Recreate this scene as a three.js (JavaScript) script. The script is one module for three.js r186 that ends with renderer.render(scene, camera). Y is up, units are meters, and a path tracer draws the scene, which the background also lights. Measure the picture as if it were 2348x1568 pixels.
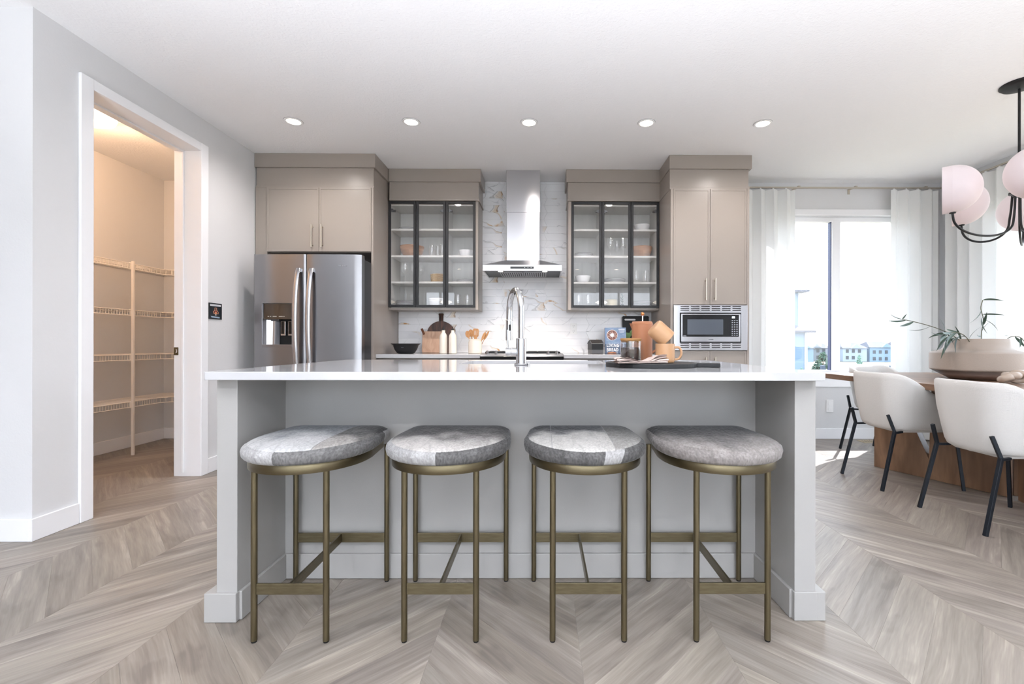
import * as THREE from 'three';
import { RoundedBoxGeometry } from 'three/addons/geometries/RoundedBoxGeometry.js';
import { ParametricGeometry } from 'three/addons/geometries/ParametricGeometry.js';
import { mergeGeometries, mergeVertices, toCreasedNormals } from 'three/addons/utils/BufferGeometryUtils.js';
import { RectAreaLightUniformsLib } from 'three/addons/lights/RectAreaLightUniformsLib.js';
import { TextGeometry } from 'three/addons/geometries/TextGeometry.js';
import { FontLoader } from 'three/addons/loaders/FontLoader.js';

// ---------------------------------------------------------------- camera, sky, sun, exposure
const W = 2348, H = 1568, FOCAL = 1043;
const scene = new THREE.Scene();
const camera = new THREE.PerspectiveCamera(2 * Math.atan(H / 2 / FOCAL) * 180 / Math.PI, W / H, 0.05, 900);
camera.position.set(0, 1.02, 0);
camera.rotation.set(0, -0.0061, 0.0017, 'YXZ');
camera.setViewOffset(W, H, -75.4, -3, W, H);
const renderer = new THREE.WebGLRenderer({ antialias: true });
renderer.toneMapping = THREE.LinearToneMapping;
renderer.toneMappingExposure = 2.4;
renderer.shadowMap.enabled = true;
RectAreaLightUniformsLib.init();

const SUN = new THREE.Vector3(1.15, 1.32, -1.0).normalize();
{ // clear noon sky: paler and brighter towards the sun and the horizon
  const w = 256, h = 128, d = new Float32Array(w * h * 4);
  for (let j = 0; j < h; j++) for (let i = 0; i < w; i++) {
    const el = ((j + 0.5) / h - 0.5) * Math.PI, az = ((i + 0.5) / w - 0.5) * 2 * Math.PI;
    const x = Math.cos(el) * Math.cos(az), y = Math.sin(el), z = Math.cos(el) * Math.sin(az);
    const up = Math.max(0, y), c = Math.max(0, x * SUN.x + y * SUN.y + z * SUN.z);
    const hz = Math.pow(1 - up, 3), gl = 0.5 * Math.pow(c, 6);
    const k = (j * w + i) * 4;
    d[k] = 0.68 + 0.31 * hz + gl; d[k + 1] = 0.85 + 0.17 * hz + gl; d[k + 2] = 1.05 + 0.03 * hz + gl; d[k + 3] = 1;
  }
  const sky = new THREE.DataTexture(d, w, h, THREE.RGBAFormat, THREE.FloatType);
  sky.mapping = THREE.EquirectangularReflectionMapping; sky.magFilter = THREE.LinearFilter; sky.needsUpdate = true;
  scene.background = sky; scene.backgroundIntensity = 2.35;
}
const sun = new THREE.DirectionalLight('#fbfaff', 5);
sun.position.copy(SUN).multiplyScalar(30); sun.castShadow = true; sun.name = 'sun';
Object.assign(sun.shadow.camera, { left: -9, right: 9, top: 9, bottom: -9, near: 1, far: 80 }); sun.shadow.mapSize.set(2048, 2048);
scene.add(sun, sun.target);

// ---------------------------------------------------------------- helpers
const V = (x, y, z) => new THREE.Vector3(x, y, z), V2 = (x, y) => new THREE.Vector2(x, y);
let seed = 20240611;
const rnd = () => { seed = (seed + 0x6d2b79f5) | 0; let t = Math.imul(seed ^ (seed >>> 15), 1 | seed); t = (t + Math.imul(t ^ (t >>> 7), 61 | t)) ^ t; return ((t ^ (t >>> 14)) >>> 0) / 4294967296; };
const rr = (a, b) => a + (b - a) * rnd();
const used = {};
const numbered = (n) => { const k = used[n] = (used[n] ?? -1) + 1; return k ? `${n}_${String(k).padStart(3, '0')}` : n; };
function tag(o, label, category, group, kind) {
  if (label) o.userData.label = label; if (category) o.userData.category = category; if (group) o.userData.group = group; if (kind) o.userData.kind = kind; return o;
}
function thing(name, label, category, p = [0, 0, 0], turn = 0, group) { const o = new THREE.Group(); o.name = numbered(name); o.position.set(...p); o.rotation.y = turn; scene.add(o); return tag(o, label, category, group); }
function part(parent, name, geos, mat, p, r) {
  const g = Array.isArray(geos) ? merge(geos) : geos, m = new THREE.Mesh(g, mat);
  m.name = parent === scene ? numbered(name) : name; m.castShadow = m.receiveShadow = true;
  if (p) m.position.set(...p); if (r) m.rotation.set(...r); parent.add(m); return m;
}
const struct = (name, geos, mat, label) => tag(part(scene, name, geos, mat), label, null, null, 'structure');
const sgroup = (name, label) => { const o = new THREE.Group(); o.name = numbered(name); scene.add(o); return tag(o, label, null, null, 'structure'); };
function copyOf(src, label, p, turn, group) { const c = src.clone(); c.name = numbered(src.name.replace(/_\d{3}$/, '')); c.userData = { ...src.userData }; if (p) c.position.set(...p); if (turn !== undefined) c.rotation.y = turn; scene.add(c); if (label) c.userData.label = label; if (group) c.userData.group = group; return c; }
function merge(gs) {
  const a = gs.map((g) => { let n = g.index ? g.toNonIndexed() : g.clone(); for (const k of Object.keys(n.attributes)) if (!['position', 'normal', 'uv'].includes(k)) n.deleteAttribute(k); if (!n.attributes.uv) n.setAttribute('uv', new THREE.BufferAttribute(new Float32Array(n.attributes.position.count * 2), 2)); return n; });
  return mergeGeometries(a);
}
// uv in metres taken from the face direction (box mapping)
function muv(g, s = 1, ox = 0, oy = 0, swap = false) {
  if (g.index) g = g.toNonIndexed();
  const p = g.attributes.position, uv = new Float32Array(p.count * 2), a = V(0, 0, 0), b = V(0, 0, 0), c = V(0, 0, 0);
  for (let i = 0; i < p.count; i += 3) {
    a.fromBufferAttribute(p, i); b.fromBufferAttribute(p, i + 1); c.fromBufferAttribute(p, i + 2);
    const n = b.clone().sub(a).cross(c.clone().sub(a)), x = Math.abs(n.x), y = Math.abs(n.y), z = Math.abs(n.z);
    [a, b, c].forEach((q, k) => { let [u, v] = y >= x && y >= z ? [q.x, q.z] : x >= z ? [q.z, q.y] : [q.x, q.y]; if (swap) [u, v] = [v, u]; uv[(i + k) * 2] = (u + ox) * s; uv[(i + k) * 2 + 1] = (v + oy) * s; });
  }
  g.setAttribute('uv', new THREE.BufferAttribute(uv, 2)); return g;
}
// box from its bounds; r is the edge rounding
function bb(x0, x1, y0, y1, z0, z1, r = 0) {
  const w = Math.abs(x1 - x0), h = Math.abs(y1 - y0), d = Math.abs(z1 - z0);
  const g = r ? new RoundedBoxGeometry(w, h, d, 1, Math.min(r, w / 2.01, h / 2.01, d / 2.01)) : new THREE.BoxGeometry(w, h, d);
  return muv(g.translate((x0 + x1) / 2, (y0 + y1) / 2, (z0 + z1) / 2));
}
const cyl = (r0, r1, h, x = 0, y = 0, z = 0, n = 24) => new THREE.CylinderGeometry(r1, r0, h, n).translate(x, y + h / 2, z); // r0 bottom, r1 top, stands on y
function rod(a, b, r, n = 12, r2 = r) { // cylinder between two points
  const A = V(...a), B = V(...b), d = B.clone().sub(A), g = new THREE.CylinderGeometry(r2, r, d.length(), n);
  g.applyQuaternion(new THREE.Quaternion().setFromUnitVectors(V(0, 1, 0), d.clone().normalize())); return g.translate(...A.add(B).multiplyScalar(0.5).toArray());
}
function bar(a, b, w, h, r = 0) { // rectangular bar between two points, h is its height (upright), w its thickness
  const A = V(...a), B = V(...b), d = B.clone().sub(A), g = r ? new RoundedBoxGeometry(w, h, d.length(), 1, r) : new THREE.BoxGeometry(w, h, d.length());
  const m = new THREE.Matrix4().lookAt(B, A, V(0, 1, 0)); g.applyMatrix4(m); return g.translate(...A.add(B).multiplyScalar(0.5).toArray());
}
const tube = (pts, r, seg = 40, n = 10, closed = false) => new THREE.TubeGeometry(new THREE.CatmullRomCurve3(pts.map((p) => V(...p)), closed), seg, r, n, closed);
const lathe = (pts, n = 40) => new THREE.LatheGeometry(pts.map((p) => V2(...p)), n);
function poly(pts, depth, bevel = 0, holes = []) { // outline in x,y extruded along +z
  const s = new THREE.Shape(pts.map((p) => V2(...p))); for (const h of holes) s.holes.push(new THREE.Path(h.map((p) => V2(...p))));
  return new THREE.ExtrudeGeometry(s, { depth: depth - 2 * bevel, bevelEnabled: bevel > 0, bevelSize: bevel, bevelThickness: bevel, bevelOffset: -bevel, bevelSegments: 2, curveSegments: 24 }).translate(0, 0, bevel);
}
function rrect(x0, x1, y0, y1, r, n = 5) { const o = [], c = [[x1 - r, y1 - r, 0], [x0 + r, y1 - r, 1], [x0 + r, y0 + r, 2], [x1 - r, y0 + r, 3]]; for (const [x, y, q] of c) for (let i = 0; i <= n; i++) { const a = (q + i / n) * Math.PI / 2; o.push([x + r * Math.cos(a), y + r * Math.sin(a)]); } return o; }
// rings of equal point count joined into a skin; rings: arrays of [x,y,z]
function loft(rings, { closed = true, capStart = false, capEnd = false, uv } = {}) {
  const n = rings[0].length, pos = [], idx = [], uvs = [];
  rings.forEach((r, j) => r.forEach((p, i) => { pos.push(...p); uvs.push(...(uv ? uv(p, i, j) : [i / n, j / (rings.length - 1)])); }));
  const m = closed ? n : n - 1;
  for (let j = 0; j < rings.length - 1; j++) for (let i = 0; i < m; i++) { const a = j * n + i, b = j * n + (i + 1) % n, c = a + n, d = b + n; idx.push(a, b, d, a, d, c); }
  const cap = (j, flip) => { const r = rings[j], c = [0, 1, 2].map((k) => r.reduce((s, p) => s + p[k], 0) / n), at = pos.length / 3; pos.push(...c); uvs.push(...(uv ? uv(c, -1, j) : [0.5, 0.5])); for (let i = 0; i < n; i++) { const a = j * n + i, b = j * n + (i + 1) % n; flip ? idx.push(at, b, a) : idx.push(at, a, b); } };
  if (capStart) cap(0, true); if (capEnd) cap(rings.length - 1, false);
  const g = new THREE.BufferGeometry(); g.setAttribute('position', new THREE.Float32BufferAttribute(pos, 3)); g.setAttribute('uv', new THREE.Float32BufferAttribute(uvs, 2)); g.setIndex(idx); g.computeVertexNormals(); return g;
}

// ---------------------------------------------------------------- procedural textures
const lat = new Float32Array(65536); for (let i = 0; i < 65536; i++) lat[i] = rnd();
function noise(x, y) { const xi = Math.floor(x), yi = Math.floor(y); let u = x - xi, v = y - yi; u = u * u * (3 - 2 * u); v = v * v * (3 - 2 * v); const a = (xi & 255), b = ((xi + 1) & 255), c = (yi & 255) << 8, d = ((yi + 1) & 255) << 8; return (lat[a + c] * (1 - u) + lat[b + c] * u) * (1 - v) + (lat[a + d] * (1 - u) + lat[b + d] * u) * v; }
function fbm(x, y, o = 4) { let s = 0, a = 0.5, t = 0; for (let i = 0; i < o; i++) { s += a * noise(x, y); t += a; x = x * 2.03 + 17.1; y = y * 2.03 + 9.7; a *= 0.5; } return s / t; }
const mix = (a, b, t) => a.map((v, i) => v + (b[i] - v) * t), sat = (t) => Math.min(1, Math.max(0, t)), step = (a, b, t) => { t = sat((t - a) / (b - a)); return t * t * (3 - 2 * t); };
function tex(w, h, f, srgb = true) { // f(u, v) -> [r,g,b] 0..255 or a number
  const d = new Uint8Array(w * h * 4);
  for (let j = 0; j < h; j++) for (let i = 0; i < w; i++) { const c = f((i + 0.5) / w, (j + 0.5) / h), k = (j * w + i) * 4; if (typeof c === 'number') d[k] = d[k + 1] = d[k + 2] = sat(c) * 255; else { d[k] = c[0]; d[k + 1] = c[1]; d[k + 2] = c[2]; } d[k + 3] = 255; }
  const t = new THREE.DataTexture(d, w, h); t.magFilter = THREE.LinearFilter; t.wrapS = t.wrapT = THREE.RepeatWrapping; if (srgb) t.colorSpace = THREE.SRGBColorSpace; t.needsUpdate = true; return t;
}
function canvasTex(w, h, draw) { const c = document.createElement('canvas'); c.width = w; c.height = h; draw(c.getContext('2d'), w, h); const t = new THREE.CanvasTexture(c); t.colorSpace = THREE.SRGBColorSpace; return t; }
const mat = (color, roughness = 0.6, o = {}) => new THREE.MeshPhysicalMaterial({ color, roughness, ...o });
const tiled = (t, s) => { const c = t.clone(); c.repeat.set(s, s); c.needsUpdate = true; return c; };

const grainTex = tex(512, 512, (u, v) => fbm(u * 128, v * 128, 2), false);
const speckTex = tex(512, 512, (u, v) => fbm(u * 64, v * 64, 4), false);
const brushTex = tex(512, 512, (u, v) => 0.55 + 0.45 * (fbm(u * 250, v * 4, 2) - 0.5), false);
// chevron plank timber: 2.4 m along the grain by 1.2 m across
const floorTex = tex(2048, 1024, (u, v) => {
  const x = u * 2.4, y = v * 1.2, w = fbm(x * 1.4, y * 3, 3), yy = y + 0.05 * (w - 0.5);
  const broad = fbm(x * 1.7 + 3, yy * 22, 4), streak = fbm(x * 3.5, yy * 85, 3), fine = fbm(x * 16, yy * 320, 2), knot = step(0.63, 0.78, fbm(x * 4.5 + 40, yy * 11 + 7, 4));
  const t = 0.54 + 0.85 * (broad - 0.5) + 0.62 * (streak - 0.5) + 0.32 * (fine - 0.5) - 0.3 * knot;
  return mix(mix([112, 104, 98], [161, 152, 143], sat(t)), [170, 161, 152], step(0.7, 1.1, t));
});
function woodTex(dark, light, sx = 3, sy = 40, w = 512, h = 512) { return tex(w, h, (u, v) => { const n = fbm(u * sx + 4 * fbm(u * 2, v * 3, 2), v * sy, 4); return mix(dark, light, sat(0.5 + 1.5 * (n - 0.5) + 0.3 * (fbm(u * sx * 4, v * sy * 5, 2) - 0.5))); }); }
// veined marble: 2 m by 1 m
const marbleTex = tex(2048, 1024, (u, v) => {
  const x = u * 2, y = v, w = fbm(x * 5, y * 5, 3) - 0.5, w2 = fbm(x * 14 + 30, y * 14, 3) - 0.5;
  let c = mix([241, 241, 243], [224, 225, 229], 0.7 * step(0.45, 0.8, fbm(x * 3 + 12, y * 4, 4)));
  // two families of long slanting veins
  for (const [th, ox, fs, ft] of [[-0.5, 0, 1.5, 5.2], [0.62, 37, 1.7, 4.6]]) {
    const s = x * Math.cos(th) + y * Math.sin(th), t = -x * Math.sin(th) + y * Math.cos(th);
    const a = noise(s * fs + ox, t * ft + 0.9 * w + ox) - 0.5 + 0.05 * w2, m = step(0.56, 0.66, fbm(x * 2.3 + ox * 2, y * 2.6 + 11, 2)), gold = step(0.48, 0.58, fbm(x * 2.1 + 5 + ox, y * 2.3 + 90, 2));
    const body = step(0, 0.01, a) * (1 - step(0.04, 0.075, a)) * m, cloud = 0.45 + 0.55 * fbm(x * 24 + ox, y * 24, 3);
    c = mix(c, mix([196, 195, 197], [214, 190, 160], gold), 0.6 * body * cloud);
    c = mix(c, [196, 138, 80], 0.85 * body * gold * step(0.56, 0.72, fbm(x * 16 + ox, y * 16, 3)));
    const edge = (1 - step(0, 0.013, Math.abs(a))) * m * (0.35 + 0.65 * step(0.4, 0.6, fbm(x * 9, y * 9 + ox, 2)));
    c = mix(c, mix([140, 139, 142], [150, 118, 88], gold * 0.8), 0.75 * edge);
    const far = (1 - step(0, 0.012, Math.abs(a - 0.075))) * m * step(0.45, 0.6, fbm(x * 7 + 60, y * 7 + ox, 2)); c = mix(c, [160, 156, 152], 0.5 * far);
    const h = noise(s * 2.2 + 90 + ox, t * 9 + 1.6 * w + ox) - 0.5 + 0.06 * w2; c = mix(c, [168, 170, 175], 0.6 * (1 - step(0, 0.012, Math.abs(h))) * step(0.5, 0.62, fbm(x * 3 + 70 + ox, y * 3, 2)));
  }
  return c;
});
const linenTex = tex(512, 512, (u, v) => 0.5 + 0.5 * (fbm(u * 180, v * 24, 2) - 0.5) + 0.5 * (fbm(u * 24, v * 180, 2) - 0.5), false);

// ---------------------------------------------------------------- materials
const M = {
  wall: mat('#dadadb', 0.85, { bumpMap: tiled(speckTex, 2), bumpScale: 0.0004 }),
  ceiling: mat('#f1f1f2', 0.95, { bumpMap: tiled(speckTex, 1.6), bumpScale: 0.0016 }),
  trim: mat('#f1f1f3', 0.42),
  taupe: mat('#9b928a', 0.3, { bumpMap: tiled(grainTex, 3), bumpScale: 0.00012 }),
  island: mat('#a3a19e', 0.4, { bumpMap: tiled(grainTex, 3), bumpScale: 0.00012 }),
  carcass: mat('#d6d5d2', 0.6, { map: tex(512, 512, (u, v) => { const n = fbm(u * 40, v * 2.5, 4); return mix([234, 234, 233], [247, 247, 246], n); }) }),
  floor: mat('#ffffff', 0.4, { map: floorTex, vertexColors: true, bumpMap: floorTex, bumpScale: 0.0003 }),
  subfloor: mat('#5d5149', 0.9),
  quartz: mat('#bcbcbe', 0.07, { ior: 1.56 }),
  steel: mat('#9a9a9d', 0.28, { metalness: 1, anisotropy: 0.6, anisotropyRotation: Math.PI / 2, bumpMap: tiled(brushTex, 2), bumpScale: 0.00004 }),
  steelBright: mat('#c4c4c7', 0.19, { metalness: 1, anisotropy: 0.75, anisotropyRotation: Math.PI / 2 }),
  steelDark: mat('#56585c', 0.4, { metalness: 0.8 }),
  chrome: mat('#c9cacc', 0.16, { metalness: 1 }),
  nickel: mat('#c3bbae', 0.3, { metalness: 1 }),
  brass: mat('#ffffff', 0.3, { metalness: 1, map: tex(256, 256, (u, v) => mix([110, 101, 79], [128, 118, 94], sat(0.5 + 1.3 * (fbm(u * 9, v * 9, 4) - 0.5)))), bumpMap: tiled(grainTex, 4), bumpScale: 0.00015 }),
  black: mat('#17171a', 0.42), blackGloss: mat('#0c0d10', 0.12), blackMatt: mat('#1d1e20', 0.62), rubber: mat('#141414', 0.8),
  iron: mat('#1b1c1e', 0.45, { metalness: 0.3 }),
  glass: mat('#ffffff', 0, { transmission: 1, thickness: 0, ior: 1.5 }),
  ware: mat('#ffffff', 0, { transmission: 1, thickness: 0, ior: 1.75, side: THREE.DoubleSide }),
  china: mat('#e9e9ea', 0.22), cream: mat('#e6ddd0', 0.25), tan: mat('#b98f69', 0.35), terracotta: mat('#a8704f', 0.55),
  grout: mat('#dcdcde', 0.9), tile: mat('#ffffff', 0.16, { map: marbleTex }),
  white: mat('#efefef', 0.5), sheer: mat('#eeefee', 1, { transmission: 0.22, thickness: 0, side: THREE.DoubleSide, bumpMap: tiled(linenTex, 6), bumpScale: 0.0002 }),
  boucle: mat('#cfcdca', 0.95, { sheen: 0.4, sheenColor: new THREE.Color('#fffaf2'), sheenRoughness: 0.7, bumpMap: tiled(linenTex, 5), bumpScale: 0.0012 }),
  chairLeg: mat('#1b2129', 0.45, { metalness: 0.4 }),
  oak: mat('#ffffff', 0.3, { map: woodTex([100, 75, 57], [144, 112, 87], 2, 14) }),
  walnut: mat('#ffffff', 0.45, { map: woodTex([58, 34, 26], [112, 70, 52], 14, 2.2) }),
  maple: mat('#ffffff', 0.5, { map: woodTex([190, 150, 124], [216, 180, 152], 12, 2) }),
  spoon: mat('#ffffff', 0.55, { map: woodTex([150, 100, 58], [202, 152, 102], 8, 3) }),
  bowlWood: mat('#ffffff', 0.5, { map: woodTex([150, 104, 66], [186, 138, 96], 3, 20) }),
  leaf: mat('#3d5245', 0.5, { side: THREE.DoubleSide }), leafLight: mat('#6d8d5c', 0.5, { side: THREE.DoubleSide }), stem: mat('#5a5a45', 0.7),
  copper: mat('#c98a58', 0.25, { metalness: 1 }), napkin: mat('#d3c0b8', 0.95, { bumpMap: tiled(linenTex, 8), bumpScale: 0.0006 }),
  wire: mat('#ece6df', 0.45), cork: mat('#b98a56', 0.8, { bumpMap: tiled(speckTex, 12), bumpScale: 0.0008 }),
};
const glow = (color, k) => new THREE.MeshStandardMaterial({ color: '#ffffff', emissive: new THREE.Color(color), emissiveIntensity: k, roughness: 0.5 });

// ================================================================ THE SETTING
const CEIL = 2.745, ZB = -4.87, XL = -2.62, XR = 4.28, ZR = 3.6, XF = -5.2;
{ // chevron floor: planks between seams 0.4915 m apart, 45 degrees, 0.18 m pitch along the seam
  const floor = sgroup('floor', 'pale greige wooden floor laid in a chevron pattern');
  part(floor, 'subfloor', [bb(-5.3, 4.4, -0.06, -0.0125, -5.0, 3.7)], M.subfloor);
  const S = 0.4915, P = 0.182, X0 = 0.127, phase = -1.457 + S;
  const room = [[XF, -5.0], [XR + 0.1, -5.0], [XR + 0.1, ZR], [XF, ZR]];
  const geoOf = (pts, dir, u0, v0, tone) => { // pts: plan polygon (x,z), counter-clockwise from above is not assumed
    const area = pts.reduce((s, p, i) => { const q = pts[(i + 1) % pts.length]; return s + p[0] * q[1] - q[0] * p[1]; }, 0); if (area > 0) pts = pts.slice().reverse();
    const n = pts.length, cx = pts.reduce((s, p) => s + p[0], 0) / n, cz = pts.reduce((s, p) => s + p[1], 0) / n, c = Math.SQRT1_2, pos = [], uv = [], col = [], b = 0.0006;
    const inset = pts.map((p, i) => { const a = pts[(i + n - 1) % n], d = pts[(i + 1) % n]; const e1 = V2(p[0] - a[0], p[1] - a[1]).normalize(), e2 = V2(d[0] - p[0], d[1] - p[1]).normalize(), n1 = V2(e1.y, -e1.x), n2 = V2(e2.y, -e2.x), k = 1 + n1.dot(n2); const q = [p[0] - b * (n1.x + n2.x) / Math.max(k, 0.3), p[1] - b * (n1.y + n2.y) / Math.max(k, 0.3)]; return (q[0] - cx) ** 2 + (q[1] - cz) ** 2 < (p[0] - cx) ** 2 + (p[1] - cz) ** 2 ? q : [2 * p[0] - q[0], 2 * p[1] - q[1]]; });
    const put = (q, y) => { pos.push(q[0], y, q[1]); const u = c * (q[0] - dir * q[1]), v = c * (q[0] * dir + q[1]); uv.push((u + u0) / 2.4, (v + v0) / 1.2); col.push(...tone); };
    for (let i = 1; i < n - 1; i++) { put(inset[0], 0); put(inset[i], 0); put(inset[i + 1], 0); }
    for (let i = 0; i < n; i++) { const j = (i + 1) % n; for (const [A, ya, B, yb] of [[inset, 0, pts, -0.0007], [pts, -0.0007, pts, -0.0125]]) { put(A[i], ya); put(B[i], yb); put(B[j], yb); put(A[i], ya); put(B[j], yb); put(A[j], ya); } }
    const g = new THREE.BufferGeometry(); g.setAttribute('position', new THREE.Float32BufferAttribute(pos, 3)); g.setAttribute('uv', new THREE.Float32BufferAttribute(uv, 2)); g.setAttribute('color', new THREE.Float32BufferAttribute(col, 3)); g.computeVertexNormals();
    const nn = g.attributes.normal; if (nn.getY(0) < 0) throw new Error('plank faces down'); return g;
  };
  const clip = (pts) => { for (let e = 0; e < 4; e++) { const A = room[e], B = room[(e + 1) % 4], out = [], side = (p) => (B[0] - A[0]) * (p[1] - A[1]) - (B[1] - A[1]) * (p[0] - A[0]); for (let i = 0; i < pts.length; i++) { const p = pts[i], q = pts[(i + 1) % pts.length], a = side(p), b = side(q); if (a >= 0) out.push(p); if ((a > 0 && b < 0) || (a < 0 && b > 0)) { const t = a / (a - b); out.push([p[0] + t * (q[0] - p[0]), p[1] + t * (q[1] - p[1])]); } } pts = out; if (pts.length < 3) return null; } return pts; };
  const variants = [-1, 1].map((dir) => Array.from({ length: 20 }, (_, i) => { // dir 1: the plank runs away from the camera towards the right
    const k = 0.9 + 0.2 * rnd(), tone = [k * rr(0.99, 1.015), k, k * rr(0.965, 1.0)]; return { u0: rr(0.75, 1.6), v0: rr(0.2, 1.0), tone }; }));
  const shared = {};
  const V3 = new THREE.Vector3(); camera.updateMatrixWorld(true); camera.updateProjectionMatrix();
  const all = [];
  for (let k = -12; k < 10; k++) {
    const xa = X0 + k * S, even = ((k % 2) + 2) % 2 === 0, dir = even ? 1 : -1, za = even ? phase : phase - S; // even band: z falls as x grows
    for (let j = -40; j < 40; j++) {
      const z = za + j * P, raw = [[0, 0], [S, -dir * S], [S, -dir * S + P], [0, P]], world = raw.map(([x, q]) => [x + xa, q + z]), cut = clip(world);
      if (!cut) continue;
      const vi = Math.floor(rnd() * 20), whole = cut.length === 4 && cut.every((p) => world.some((q) => Math.abs(p[0] - q[0]) + Math.abs(p[1] - q[1]) < 1e-6));
      let seen = 0, min = [1e9, 1e9], max = [-1e9, -1e9], far = 0;
      for (const [x, q] of cut) { V3.set(x, 0, q); if (q > -0.9) { far = 1; continue; } V3.project(camera); if (Math.abs(V3.x) < 1.02 && Math.abs(V3.y) < 1.02) seen++; min = [Math.min(min[0], V3.x), Math.min(min[1], V3.y)]; max = [Math.max(max[0], V3.x), Math.max(max[1], V3.y)]; }
      const cx = cut.reduce((s, p) => s + p[0], 0) / cut.length, cz = cut.reduce((s, p) => s + p[1], 0) / cut.length;
      const hidden = (cx > -1.0 && cx < 0.85 && cz < -2.25) || (cx < -1.5 && cx > -2.5 && cz < -4.1) || (cx < -2.95 && cz > -2.3) || (cx > 0.7 && cx < 2.0 && cz < -3.2) || (cx < -4.15 || cx > 4.2 || cz < -4.8);
      all.push({ xa, z, dir, vi, whole, cut, size: seen && !hidden && !far ? (max[0] - min[0]) * (max[1] - min[1]) : seen && !hidden ? 0.05 : 0 });
    }
  }
  all.sort((a, b) => b.size - a.size);
  const rest = [];
  all.forEach((q, i) => {
    const v = variants[q.dir > 0 ? 1 : 0][q.vi], key = q.dir + '_' + q.vi, one = i < 296 && q.size > 0;
    if (q.whole && one) { shared[key] ??= geoOf([[0, 0], [S, -q.dir * S], [S, -q.dir * S + P], [0, P]], q.dir, v.u0, v.v0, v.tone); part(floor, 'plank', shared[key], M.floor, [q.xa, 0, q.z]); return; }
    const g = geoOf(q.cut.map(([x, z]) => [x - q.xa, z - q.z]), q.dir, v.u0, v.v0, v.tone).translate(q.xa, 0, q.z);
    one ? part(floor, 'plank', g, M.floor) : rest.push(g);
  });
  const m = new THREE.Mesh(mergeGeometries(rest), M.floor); m.name = 'plank'; m.castShadow = m.receiveShadow = true; m.userData.kind = 'stuff'; floor.add(m);
}
struct('ceiling', bb(XF - 0.2, XR + 0.2, CEIL, CEIL + 0.18, ZB - 0.2, ZR + 0.2), M.ceiling, 'white lightly textured ceiling');

// walls: each a plate with real thickness and openings
const WIN = { x0: 2.45, x1: 3.94, y0: 0.682, y1: 2.4 }, PAT = { z0: -4.35, z1: -1.55, y0: 0.03, y1: 2.38 }, DOOR = { z0: -3.489, z1: -2.657, y1: 2.485 };
struct('wall_back', [bb(-4.25, WIN.x0, 0, CEIL, ZB - 0.17, ZB), bb(WIN.x1, XR + 0.2, 0, CEIL, ZB - 0.17, ZB), bb(WIN.x0, WIN.x1, 0, WIN.y0, ZB - 0.17, ZB), bb(WIN.x0, WIN.x1, WIN.y1, CEIL, ZB - 0.17, ZB)], M.wall, 'white wall behind the kitchen cabinets with the dining window');
struct('wall_right', [bb(XR, XR + 0.17, 0, CEIL, ZB, PAT.z0), bb(XR, XR + 0.17, 0, CEIL, PAT.z1, ZR), bb(XR, XR + 0.17, PAT.y1, CEIL, PAT.z0, PAT.z1), bb(XR, XR + 0.17, 0, PAT.y0, PAT.z0, PAT.z1)], M.wall, 'white wall on the right behind the curtains');
struct('wall_left', [bb(XL - 0.19, XL, 0, CEIL, ZB, DOOR.z0 - 0.012), bb(XL - 0.19, XL, 0, CEIL, DOOR.z1 + 0.012, -2.354), bb(XL - 0.19, XL, DOOR.y1 + 0.012, CEIL, DOOR.z0 - 0.012, DOOR.z1 + 0.012)], M.wall, 'white wall on the left with the pantry doorway');
struct('wall_front_left', bb(XF, XL - 0.19, 0, CEIL, -2.52, -2.354), M.wall, 'white wall at the far left facing the room');
struct('wall_pantry', [bb(-4.2, -4.03, 0, CEIL, ZB, -2.52)], M.wall, 'plain wall inside the pantry behind the wire shelves');
struct('wall_far_left', bb(XF - 0.17, XF, 0, CEIL, -2.52, ZR), M.wall, 'white wall of the living room out of view');
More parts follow.
